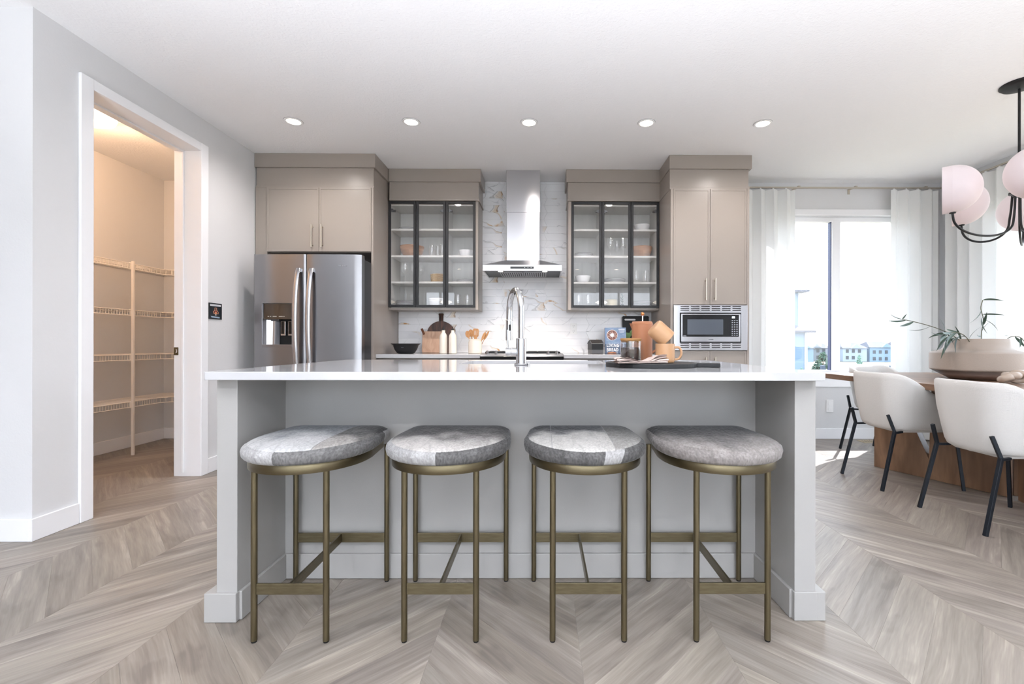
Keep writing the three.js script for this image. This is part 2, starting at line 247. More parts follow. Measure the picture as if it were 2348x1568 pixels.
{ // living room behind the camera: a wall of tall windows
  const openings = [[-3.3, -2.4], [-2.0, 0.4], [0.8, 3.5]], y0 = 0.06, y1 = 2.5, g = []; let x = XF;
  for (const [a, b] of openings) { g.push(bb(x, a, 0, CEIL, ZR, ZR + 0.17), bb(a, b, 0, y0, ZR, ZR + 0.17), bb(a, b, y1, CEIL, ZR, ZR + 0.17)); x = b; }
  g.push(bb(x, XR + 0.17, 0, CEIL, ZR, ZR + 0.17)); struct('wall_rear', g, M.wall, 'living room wall behind the camera');
  openings.forEach(([a, b], i) => { const w = sgroup(`window_${i + 3}`, 'tall living room window behind the camera'); const z0 = ZR + 0.05, z1 = ZR + 0.12;
    part(w, 'frame', [bb(a, a + 0.06, y0, y1, z0, z1), bb(b - 0.06, b, y0, y1, z0, z1), bb(a + 0.06, b - 0.06, y0, y0 + 0.06, z0, z1), bb(a + 0.06, b - 0.06, y1 - 0.06, y1, z0, z1), bb((a + b) / 2 - 0.03, (a + b) / 2 + 0.03, y0 + 0.06, y1 - 0.06, z0, z1)], M.trim);
    for (const s of [0, 1]) { const m = (a + b) / 2; part(w, 'pane', bb(s ? m + 0.03 : a + 0.06, s ? b - 0.06 : m - 0.03, y0 + 0.06, y1 - 0.06, ZR + 0.083, ZR + 0.087), M.glass); } });
  const t = thing('bookcase', 'tall walnut bookcase on the far left living room wall, out of view', 'bookcase', [XF + 0.2, 0, 1.0]);
  part(t, 'carcass', [bb(-0.19, 0.19, 0, 2.3, -1.2, -1.16, 0.002), bb(-0.19, 0.19, 0, 2.3, 1.16, 1.2, 0.002), bb(-0.19, 0.19, 2.26, 2.3, -1.16, 1.16), bb(-0.19, 0.19, 0.0, 0.08, -1.16, 1.16), bb(-0.19, -0.17, 0.08, 2.26, -1.16, 1.16)], M.walnut);
  for (let i = 1; i < 6; i++) part(t, 'shelf', bb(-0.17, 0.18, 0.08 + i * 0.365, 0.105 + i * 0.365, -1.16, 1.16), M.walnut);
  for (const s of [-1, 1]) { const d = part(t, 'door', bb(0.19, 0.21, 0.09, 1.9, s > 0 ? 0.003 : -1.157, s > 0 ? 1.157 : -0.003, 0.002), M.oak); part(d, 'handle', rod([0.23, 0.95, s * 0.05], [0.23, 1.15, s * 0.05], 0.006), M.nickel); }
}
// baseboards
const BBH = 0.115, BBT = 0.014;
struct('baseboard_left', [bb(XL, XL + BBT, 0, BBH, -2.58, -2.354 + BBT, 0.003), bb(XL, XL + BBT, 0, BBH, -4.15, -3.566, 0.003)], M.trim, 'white baseboard along the left wall');
struct('baseboard_front_left', bb(XF, XL, 0, BBH, -2.354, -2.354 + BBT, 0.003), M.trim, 'white baseboard on the far left wall');
struct('baseboard_back', bb(1.93, XR, 0, BBH, ZB, ZB + BBT, 0.003), M.trim, 'white baseboard below the dining window');
struct('baseboard_pantry', [bb(-4.03, -4.03 + BBT, 0, BBH, ZB, -2.52, 0.003), bb(-4.03 + BBT, XL - 0.19, 0, BBH, ZB, ZB + BBT, 0.003)], M.trim, 'white baseboard inside the pantry');
struct('baseboard_right', bb(XR - BBT, XR, 0, BBH, ZB + BBT, PAT.z0, 0.003), M.trim, 'white baseboard on the right wall');
{ // pantry doorway: casing, jambs with stops and the latch plate
  const t = sgroup('trim_1', 'white casing and jambs of the pantry doorway'), x0 = XL, x1 = XL + 0.018, cw = 0.075;
  part(t, 'casing', bb(x0, x1, 0, DOOR.y1 + 0.062, DOOR.z1, DOOR.z1 + cw, 0.004), M.trim);
  part(t, 'casing', bb(x0, x1, 0, DOOR.y1 + 0.062, DOOR.z0 - cw, DOOR.z0, 0.004), M.trim);
  part(t, 'casing', bb(x0, x1 - 0.001, DOOR.y1, DOOR.y1 + 0.062, DOOR.z0, DOOR.z1, 0.004), M.trim);
  const xa = XL - 0.19, xb = XL + 0.004;
  for (const [z, s] of [[DOOR.z0, 1], [DOOR.z1, -1]]) part(t, 'jamb', [bb(xa, xb, 0, DOOR.y1, z - 0.012 * s, z, 0.002), bb(xa + 0.062, xa + 0.078, 0.03, DOOR.y1 - 0.012, z, z + 0.012 * s, 0.002)], M.trim);
  part(t, 'head_jamb', [bb(xa, xb, DOOR.y1, DOOR.y1 + 0.012, DOOR.z0 - 0.012, DOOR.z1 + 0.012, 0.002), bb(xa + 0.062, xa + 0.078, DOOR.y1 - 0.012, DOOR.y1, DOOR.z0, DOOR.z1, 0.002)], M.trim);
  const y = 0.955; const pl = tag(part(t, 'strike_plate', poly(rrect(-0.017, 0.017, -0.03, 0.03, 0.004), 0.003, 0.0008), M.brass, [xa + 0.018, y, DOOR.z0]), 'brass latch plate');
  part(pl, 'latch_hole', tube([[-0.003, -0.012, 0.003], [0.006, -0.008, 0.004], [0.006, 0.0, 0.004], [0, 0.001, 0.004], [0.006, 0.004, 0.004], [0.006, 0.011, 0.004], [-0.002, 0.013, 0.003]], 0.0018, 20, 6), M.trim);
}
{ // dining window
  const w = sgroup('window_1', 'white framed dining window with two tall panes'), { x0, x1, y0, y1 } = WIN, za = -5.0, zb = -4.93, mx0 = 3.152, mx1 = 3.24;
  part(w, 'casing', [bb(x0 - 0.07, x1 + 0.07, y1, y1 + 0.062, ZB, ZB + 0.016, 0.003), bb(x0 - 0.07, x0, 0.6, y1, ZB, ZB + 0.016, 0.003), bb(x1, x1 + 0.07, 0.6, y1, ZB, ZB + 0.016, 0.003)], M.trim);
  part(w, 'sill', [bb(x0 - 0.09, x1 + 0.09, y0 - 0.03, y0, -4.99, ZB + 0.035, 0.006), bb(x0 - 0.07, x1 + 0.07, y0 - 0.125, y0 - 0.03, ZB, ZB + 0.016, 0.003)], M.trim);
  part(w, 'frame', [bb(x0, x0 + 0.045, y0, y1, za, zb, 0.004), bb(x1 - 0.045, x1, y0, y1, za, zb, 0.004), bb(x0 + 0.04, x1 - 0.04, y0, y0 + 0.05, za, zb, 0.004), bb(x0 + 0.04, x1 - 0.04, y1 - 0.052, y1, za, zb, 0.004)], M.trim);
  part(w, 'mullion', bb(mx0, mx1, y0 + 0.04, y1 - 0.04, za, zb + 0.006, 0.004), M.trim);
  part(w, 'gasket', bb(mx0 - 0.0075, mx0 + 0.001, y0 + 0.045, y1 - 0.05, za + 0.012, zb - 0.012), mat('#0c2250', 0.4));
  for (const [a, b] of [[x0 + 0.04, mx0], [mx1, x1 - 0.04]]) part(w, 'pane', bb(a, b, y0 + 0.045, y1 - 0.05, -4.967, -4.963), M.glass);
}
{ // sliding patio door on the right wall, partly behind the curtain
  const d = sgroup('door_1', 'white framed glass patio door behind the right curtain'), { z0, z1, y0, y1 } = PAT, xa = XR + 0.05, xb = XR + 0.12, zm = (z0 + z1) / 2;
  part(d, 'frame', [bb(xa, xb, y0, y1, z0, z0 + 0.07, 0.004), bb(xa, xb, y0, y1, z1 - 0.07, z1, 0.004), bb(xa, xb, y0, y0 + 0.09, z0 + 0.06, z1 - 0.06, 0.004), bb(xa, xb, y1 - 0.08, y1, z0 + 0.06, z1 - 0.06, 0.004), bb(xa, xb, y0 + 0.08, y1 - 0.07, zm - 0.05, zm + 0.05, 0.004)], M.trim);
  for (const [a, b] of [[z0 + 0.06, zm - 0.04], [zm + 0.04, z1 - 0.06]]) part(d, 'pane', bb(xa + 0.033, xa + 0.037, y0 + 0.08, y1 - 0.07, a, b), M.glass);
}
{ // marble tile backsplash: bevelled parallelogram tiles, the slant turning row by row
  const t = sgroup('backsplash', 'white marble tile backsplash with grey and ochre veins');
  part(t, 'grout', [bb(-1.532, 1.168, 0.917, CEIL, ZB, -4.862)], M.grout);
  const Hh = 0.0749, L = 0.4515, sl = 0.018, y0 = 0.919, xs = -0.418, vars = Array.from({ length: 64 }, () => [rr(0.3, 1.7), rr(0.1, 0.9)]), geos = {};
  const build = (pts, u, v) => { const g = poly(pts, 0.007, 0.0007); const p = g.attributes.position, uv = new Float32Array(p.count * 2); for (let i = 0; i < p.count; i++) { uv[i * 2] = (p.getX(i) + u) / 2; uv[i * 2 + 1] = p.getY(i) + v; } g.setAttribute('uv', new THREE.BufferAttribute(uv, 2)); return g; };
  for (let r = 0; r < 25; r++) {
    const y = y0 + r * Hh, top = Math.min(Hh - 0.0009, CEIL - 0.003 - y), s = r % 2 ? 1 : -1;
    for (let c = -3; c < 5; c++) {
      const xc = xs + c * L; let a = xc - s * sl, b = xc + s * sl; // bottom-left and top-left offsets of the joint
      const lo = -1.531, hi = 1.167; let pts = [[a + 0.0004, 0], [a + L - 0.0004, 0], [b + L - 0.0004, top], [b + 0.0004, top]].map(([x, q]) => [Math.min(hi, Math.max(lo, x)), q]);
      if (pts[1][0] - pts[0][0] < 0.03) continue;
      if (y > 1.42 && (pts[1][0] < -0.66 || pts[0][0] > 0.3)) continue; // behind the wall cabinets
      const vi = Math.floor(rnd() * 64), whole = pts[0][0] > lo && pts[1][0] < hi && pts[3][0] > lo && pts[2][0] < hi && top > Hh - 0.002, loc = pts.map(([x, q]) => [x - xc, q]), key = vi + '_' + s;
      const g = whole ? (geos[key] ??= build(loc, ...vars[vi])) : build(loc, ...vars[vi]); part(t, 'tile', g, M.tile, [xc, y, -4.862]);
    }
  }
  tag(t, null, null, null, 'structure');
}

// ================================================================ CABINETS
function slimDoor(x0, x1, y0, y1, z, fw = 0.017) { // door front: thin raised frame around a flat panel, its face at z
  return [bb(x0, x1, y0, y1, z - 0.02, z - 0.004, 0.002), bb(x0, x0 + fw, y0, y1, z - 0.006, z, 0.0015), bb(x1 - fw, x1, y0, y1, z - 0.006, z, 0.0015), bb(x0 + fw - 0.002, x1 - fw + 0.002, y0, y0 + fw, z - 0.006, z, 0.0015), bb(x0 + fw - 0.002, x1 - fw + 0.002, y1 - fw, y1, z - 0.006, z, 0.0015)];
}
function pull(p, x, y0, y1, z, horizontal) { // bar pull standing off on two posts
  const m = part(p, 'handle', horizontal ? [rod([x - (y1 - y0) / 2, y0, z + 0.03], [x + (y1 - y0) / 2, y0, z + 0.03], 0.0055)] : [rod([x, y0, z + 0.03], [x, y1, z + 0.03], 0.006), rod([x, y0 + 0.02, z - 0.001], [x, y0 + 0.02, z + 0.03], 0.0045), rod([x, y1 - 0.02, z - 0.001], [x, y1 - 0.02, z + 0.03], 0.0045)], M.nickel);
  return m;
}
function cornice(t, x0, x1, zf, zb, ends, lip = 0.02) { // crown cap, frieze and bottom moulding; ends = [left, right] overhang
  part(t, 'crown', bb(x0 - ends[0], x1 + ends[1], 2.618, CEIL - 0.001, zb, zf + lip, 0.002), M.taupe);
  part(t, 'frieze', bb(x0 - ends[0] * 0.15, x1 + ends[1] * 0.15, 2.448, 2.618, zb, zf + 0.003, 0.001), M.taupe);
  part(t, 'moulding', bb(x0 - ends[0] * 0.45, x1 + ends[1] * 0.45, 2.434, 2.452, zb, zf + 0.011, 0.003), M.taupe);
}
{ // fridge surround
  const t = thing('fridge_cabinet', 'tall taupe cabinet surround framing the fridge with two doors above it', 'cabinet'), o = [-2.045, 0, -4.5]; t.position.set(...o); const g = new THREE.Group(); // parts are given in room metres
  const P = (n, geo, m) => { const q = part(t, n, geo, m); q.position.set(-o[0], 0, -o[2]); return q; };
  P('filler_panel', bb(-2.612, -2.503, 0.005, 2.434, -4.6, -4.158, 0.002), M.taupe);
  P('side_panel', bb(-1.553, -1.534, 0.005, 2.434, -4.868, -4.14, 0.002), M.taupe);
  P('carcass', [bb(-2.503, -1.553, 1.846, 2.434, -4.868, -4.161)], M.taupe);
  const c = new THREE.Group(); for (const m of (() => { cornice(c, -2.606, -1.545, -4.17, -4.868, [0.012, 0.022]); return c.children.slice(); })()) { t.add(m); m.position.set(-o[0], 0, -o[2]); }
  for (const [a, b, hx] of [[-2.5, -2.0295, -2.083], [-2.0265, -1.556, -1.993]]) { const d = P('door', slimDoor(a, b, 1.85, 2.43, -4.14), M.taupe); pull(d, hx, 1.885, 2.09, -4.14); }
}
{ // tall oven cabinet
  const o = [1.53, 0, -4.5], t = thing('oven_cabinet', 'tall taupe cabinet holding the built-in microwave next to the curtain', 'cabinet', o);
  const P = (n, geo, m) => { const q = part(t, n, geo, m); q.position.set(-o[0], 0, -o[2]); return q; };
  P('carcass', [bb(1.17, 1.194, 0.005, 2.434, -4.868, -4.14, 0.002), bb(1.869, 1.89, 0.005, 2.434, -4.868, -4.14, 0.002), bb(1.194, 1.869, 1.371, 2.434, -4.868, -4.162), bb(1.194, 1.869, 0.1, 0.957, -4.868, -4.162), bb(1.194, 1.869, 0.005, 0.1, -4.868, -4.22), bb(1.194, 1.869, 0.957, 1.371, -4.868, -4.75)], M.taupe);
  const c = new THREE.Group(); cornice(c, 1.17, 1.89, -4.17, -4.868, [0.008, 0.028]); for (const m of c.children.slice()) { t.add(m); m.position.set(-o[0], 0, -o[2]); }
  for (const [a, b, hx] of [[1.196, 1.5295, 1.487], [1.5325, 1.867, 1.571]]) {
    let d = P('door', slimDoor(a, b, 1.376, 2.43, -4.14), M.taupe); pull(d, hx, 1.414, 1.613, -4.14);
    d = P('door', slimDoor(a, b, 0.11, 0.953, -4.14), M.taupe); pull(d, hx, 0.68, 0.9, -4.14);
  }
}
{ // built-in microwave with its trim kit
  const o = [1.532, 0.958, -4.14], t = thing('microwave', 'stainless built-in microwave with slotted trim in the tall cabinet', 'microwave', o);
  const slots = []; for (let r = 0; r < 3; r++) for (let i = 0; i < 6; i++) for (const y of [0.375, 0.03]) { const x = -0.275 + i * 0.0945; slots.push(rrect(x, x + 0.079, y + r * 0.0165 - (y > 0.2 ? 0.013 : 0.006), y + r * 0.0165 - (y > 0.2 ? 0.013 : 0.006) + 0.006, 0.0028, 2)); }
  part(t, 'trim_kit', [poly([[-0.336, 0.001], [0.337, 0.001], [0.337, 0.411], [-0.336, 0.411]], 0.018, 0.001, [...slots, [[-0.281, 0.068], [0.279, 0.068], [0.279, 0.342], [-0.281, 0.342]]])], M.steelBright, [0, 0, -0.004]);
  part(t, 'back_box', [bb(-0.31, 0.31, 0.005, 0.405, -0.5, -0.02)], M.blackMatt);
  part(t, 'body', [poly([[-0.28, 0.069], [0.278, 0.069], [0.278, 0.341], [-0.28, 0.341]], 0.012, 0.001, [[[-0.272, 0.077], [0.27, 0.077], [0.27, 0.333], [-0.272, 0.333]]])], M.blackGloss, [0, 0, 0.004]);
  part(t, 'door_frame', [poly(rrect(-0.271, 0.269, 0.078, 0.332, 0.006), 0.016, 0.002, [rrect(-0.258, 0.256, 0.124, 0.322, 0.004)])], M.steelBright, [0, 0, 0.004]);
  part(t, 'door_glass', bb(-0.258, 0.181, 0.124, 0.322, 0.0, 0.012, 0.001), M.blackGloss);
  part(t, 'window', bb(-0.212, 0.115, 0.143, 0.283, 0.011, 0.0135, 0.001), mat('#5a6069', 0.18, { metalness: 0.4 }));
  const cp = part(t, 'control_panel', bb(0.183, 0.256, 0.124, 0.322, 0.0, 0.012, 0.001), M.blackGloss);
  part(cp, 'display', bb(0.195, 0.222, 0.292, 0.309, 0.011, 0.0128), glow('#a9c4e6', 0.5));
  const keys = []; for (let r = 0; r < 9; r++) for (let c = 0; c < 3; c++) keys.push(bb(0.193 + c * 0.021, 0.205 + c * 0.021, 0.137 + r * 0.0165, 0.141 + r * 0.0165, 0.0115, 0.0126)); part(cp, 'key_legends', keys, mat('#c9ced6', 0.5));
  part(t, 'badge', bb(-0.02, 0.022, 0.098, 0.102, 0.0195, 0.0208), M.steelDark);
  part(t, 'sensor_mark', [bb(-0.252, -0.22, 0.129, 0.133, 0.012, 0.0128), bb(-0.247, -0.225, 0.135, 0.137, 0.012, 0.0128)], mat('#9fa4ab', 0.5));
}
function glassCabinet(label, x0, x1, doors, stile, mirror) { // open carcass with shelves behind black framed glass doors
  const o = [(x0 + x1) / 2, 1.35, -4.7], t = thing('glass_cabinet', label, 'cabinet', o), zf = -4.552, zb = -4.864;
  const P = (n, geo, m, par = t) => { const q = part(par, n, geo, m); if (par === t) q.position.set(-o[0], -o[1], -o[2]); return q; };
  P('carcass', [bb(x0, x0 + 0.018, 1.352, 2.434, zb, zf, 0.001), bb(x1 - 0.018, x1, 1.352, 2.434, zb, zf, 0.001), bb(stile[0], stile[1], 1.352, 2.434, zf - 0.03, -4.532, 0.001), bb(x0 + 0.018, x1 - 0.018, 1.352, 1.37, zb, zf, 0.001), bb(x0 + 0.018, x1 - 0.018, 2.4, 2.434, zb, zf)], M.taupe);
  P('lining', [bb(x0 + 0.018, x1 - 0.018, 1.378, 2.4, zb, zb + 0.012), bb(x0 + 0.018, x0 + 0.024, 1.378, 2.4, zb + 0.012, zf), bb(x1 - 0.024, x1 - 0.018, 1.378, 2.4, zb + 0.012, zf), bb(x0 + 0.024, x1 - 0.024, 1.37, 1.38, zb + 0.012, zf), bb(x0 + 0.024, x1 - 0.024, 2.392, 2.4, zb + 0.012, zf), ...(mirror ? [doors[1] - 0.012, doors[1] + 0.0] : [doors[2] - 0.0, doors[2] + 0.012]).slice(0, 1).map((x) => bb(x - 0.006, x + 0.008, 1.38, 2.392, zb + 0.012, zf))], M.carcass);
  for (const y of [1.637, 1.899, 2.165]) P('shelf', bb(x0 + 0.024, x1 - 0.024, y - 0.02, y, zb + 0.012, zf - 0.008, 0.0015), M.carcass);
  const c = new THREE.Group(); cornice(c, mirror ? x0 : -1.519, x1, -4.527, -4.864, mirror ? [0.02, 0] : [0, 0.026]); for (const m of c.children.slice()) { t.add(m); m.position.set(-o[0], -o[1], -o[2]); }
  for (let i = 0; i < 3; i++) {
    const a = doors[i] + 0.0015, b = doors[i + 1] - 0.0015, y0 = 1.376, y1 = 2.432, w = 0.024;
    const d = P('door', [bb(a, a + w, y0, y1, zf + 0.001, -4.532, 0.002), bb(b - w, b, y0, y1, zf + 0.001, -4.532, 0.002), bb(a + w, b - w, y0, y0 + w, zf + 0.001, -4.532, 0.002), bb(a + w, b - w, y1 - w, y1, zf + 0.001, -4.532, 0.002)], M.black);
    part(d, 'pane', bb(a + w - 0.004, b - w + 0.004, y0 + w - 0.004, y1 - w + 0.004, zf + 0.008, zf + 0.011), M.glass);
    const left = mirror ? i === 1 : i !== 1, hx = left ? a + w : b - w, s = left ? 1 : -1;
    for (const y of [1.43, 2.345]) part(d, 'hinge', [cyl(0.017, 0.017, 0.006, 0, 0, 0, 16).rotateX(Math.PI / 2).translate(hx + s * 0.006, y, zf - 0.004), bb(hx + s * 0.004, hx + s * 0.034, y - 0.009, y + 0.009, zf - 0.035, zf - 0.006, 0.003)], y < 2 ? M.nickel : M.steelDark);
  }
  return t;
}
glassCabinet('wall cabinet with black framed glass doors left of the range hood', -1.533, -0.637, [-1.533, -1.257, -0.962, -0.664], [-0.664, -0.637], false);
glassCabinet('wall cabinet with black framed glass doors right of the range hood', 0.258, 1.169, [0.289, 0.594, 0.885, 1.169], [0.258, 0.289], true);

{ // base cabinets and back worktops
  for (const [x0, x1, lab, lab2, n] of [[-1.533, -0.57, 'taupe base cabinet run under the left back worktop', 'white worktop left of the range', 2], [0.2, 1.169, 'taupe base cabinet run under the right back worktop', 'white worktop right of the range', 2]]) {
    const o = [(x0 + x1) / 2, 0, -4.5], t = thing('base_cabinet', lab, 'cabinet', o), P = (nm, geo, m) => { const q = part(t, nm, geo, m); q.position.set(-o[0], 0, -o[2]); return q; };
    P('carcass', [bb(x0 + 0.001, x1 - 0.001, 0.1, 0.88, -4.862, -4.252), bb(x0 + 0.001, x1 - 0.001, 0.002, 0.1, -4.862, -4.32)], M.taupe);
    const w = (x1 - x0) / n; for (let i = 0; i < n; i++) { const a = x0 + i * w + 0.003, b = x0 + (i + 1) * w - 0.003; let d = P('drawer', slimDoor(a, b, 0.685, 0.868, -4.228), M.taupe); pull(d, (a + b) / 2, 0.78, 0.98, -4.228, true); d = P('door', slimDoor(a, b, 0.11, 0.68, -4.228), M.taupe); pull(d, i ? a + 0.05 : b - 0.05, 0.45, 0.65, -4.228); }
    const c = tag(part(scene, 'worktop', bb(x0, x1, 0.8805, 0.917, -4.862, -4.2, 0.003), M.quartz), lab2, 'worktop');
  }
}
{ // slide-in range
  const o = [-0.185, 0, -4.5], t = thing('range', 'stainless slide-in range with black front between the back worktops', 'stove', o), P = (n, geo, m) => { const q = part(t, n, geo, m); q.position.set(-o[0], 0, -o[2]); return q; };
  P('body', [bb(-0.566, 0.196, 0.03, 0.87, -4.84, -4.2)], M.steelDark);
  P('oven_door', [bb(-0.564, 0.194, 0.2, 0.86, -4.2, -4.165, 0.006)], M.blackGloss); P('drawer', [bb(-0.564, 0.194, 0.05, 0.195, -4.2, -4.165, 0.006)], M.steel);
  P('control_panel', [poly([[-4.26, 0.87], [-4.165, 0.87], [-4.165, 0.897], [-4.18, 0.915], [-4.26, 0.925]].map(([z, y]) => [-z, y]), 0.762, 0.002).rotateY(-Math.PI / 2).scale(1, 1, -1).scale(1, 1, 1)], M.steel);
  t.children[t.children.length - 1].geometry = (() => { const s = new THREE.Shape([[4.165, 0.87], [4.26, 0.87], [4.26, 0.925], [4.18, 0.916], [4.165, 0.897]].map((p) => V2(...p))); return muv(new THREE.ExtrudeGeometry(s, { depth: 0.762, bevelEnabled: false }).rotateY(Math.PI / 2).translate(-0.566, 0, 0)); })();
  P('black_band', bb(-0.568, 0.198, 0.868, 0.9, -4.166, -4.158, 0.003), M.blackGloss);
  P('cooktop', bb(-0.566, 0.196, 0.87, 0.918, -4.84, -4.258, 0.004), M.steelDark);
  for (const x of [-0.375, 0.005]) { const g = []; for (let i = 0; i < 4; i++) g.push(bb(x - 0.165 + i * 0.105, x - 0.15 + i * 0.105, 0.918, 0.94, -4.8, -4.32, 0.003)); for (const z of [-4.8, -4.565, -4.335]) g.push(bb(x - 0.165, x + 0.165, 0.924, 0.94, z, z + 0.015, 0.003)); P('grate', g, M.iron); }
  for (const x of [-0.505, -0.425, 0.055, 0.135]) P('knob', [cyl(0.021, 0.02, 0.008, 0, 0, 0), cyl(0.0135, 0.011, 0.028, 0, 0.006, 0), bb(-0.003, 0.003, 0.03, 0.037, -0.011, 0.011, 0.001)].map((g) => g.rotateX(0.2).translate(x, 0.917, -4.205)), M.steelBright);
}
{ // chimney hood
  const o = [-0.19, 1.712, -4.6], t = thing('range_hood', 'stainless chimney range hood above the range', 'range hood', o), P = (n, geo, m, par = t) => { const q = part(par, n, geo, m); if (par === t) q.position.set(-o[0], -o[1], -o[2]); return q; };
  const X0 = -0.569, X1 = 0.189, Zf = -4.36, Zb = -4.853;
  P('chimney', bb(-0.358, -0.022, 2.322, CEIL - 0.001, Zb, -4.53, 0.002), M.steelBright);
  P('chimney', bb(-0.354, -0.026, 1.842, 2.323, Zb, -4.534, 0.002), M.steelBright);
  const ring = (x0, x1, z0, z1, y) => [[x0, y, z1], [x1, y, z1], [x1, y, z0], [x0, y, z0]];
  P('canopy', toCreasedNormals(loft([ring(X0, X1, Zb, Zf, 1.772), ring(-0.36, -0.02, Zb, -4.53, 1.846)], { capEnd: true }), 0.2), M.steel);
  P('front_lip', [bb(X0, X1, 1.713, 1.773, Zf - 0.012, Zf, 0.002), bb(X0, X0 + 0.012, 1.713, 1.772, Zb, Zf - 0.012), bb(X1 - 0.012, X1, 1.713, 1.772, Zb, Zf - 0.012)], M.steelBright);
  const u = P('underside', bb(X0 + 0.012, X1 - 0.012, 1.722, 1.734, Zb, Zf - 0.012), M.steelDark);
  for (const s of [-1, 1]) { const cx = -0.19 + s * 0.118, f = []; f.push(bb(cx - 0.113, cx + 0.113, 1.7175, 1.722, -4.8, -4.47, 0.001)); const q = P('filter', f, M.steel); for (let i = 0; i < 10; i++) part(q, 'slot', bb(cx - 0.101 + i * 0.0215, cx - 0.093 + i * 0.0215, 1.7165, 1.7185, -4.76, -4.51, 0.0009), M.blackMatt); }
  for (const x of [-0.405, 0.025]) { const l = P('lamp', cyl(0.03, 0.03, 0.006, x, 1.7165, -4.415, 24), M.steelBright); part(l, 'lamp_lens', cyl(0.023, 0.023, 0.004, x, 1.7145, -4.415, 24), glow('#fff3e2', 2.2)); const sp = new THREE.SpotLight('#fff0dd', 0.8, 0, 0.9, 0.6); sp.name = 'hood_lamp'; sp.position.set(x - o[0], 1.708 - o[1], -4.415 - o[2]); sp.target.position.set(x - o[0], -o[1], -4.45 - o[2]); sp.castShadow = true; t.add(sp, sp.target); }
  const c = P('control_strip', bb(-0.306, -0.081, 1.734, 1.755, Zf - 0.004, Zf + 0.0015, 0.0005), M.blackGloss);
  part(c, 'touch_marks', [0.02, 0.05, 0.08, 0.11].map((d) => bb(-0.19 + d, -0.184 + d, 1.743, 1.747, Zf + 0.0012, Zf + 0.002)), mat('#cfd4da', 0.5));
}

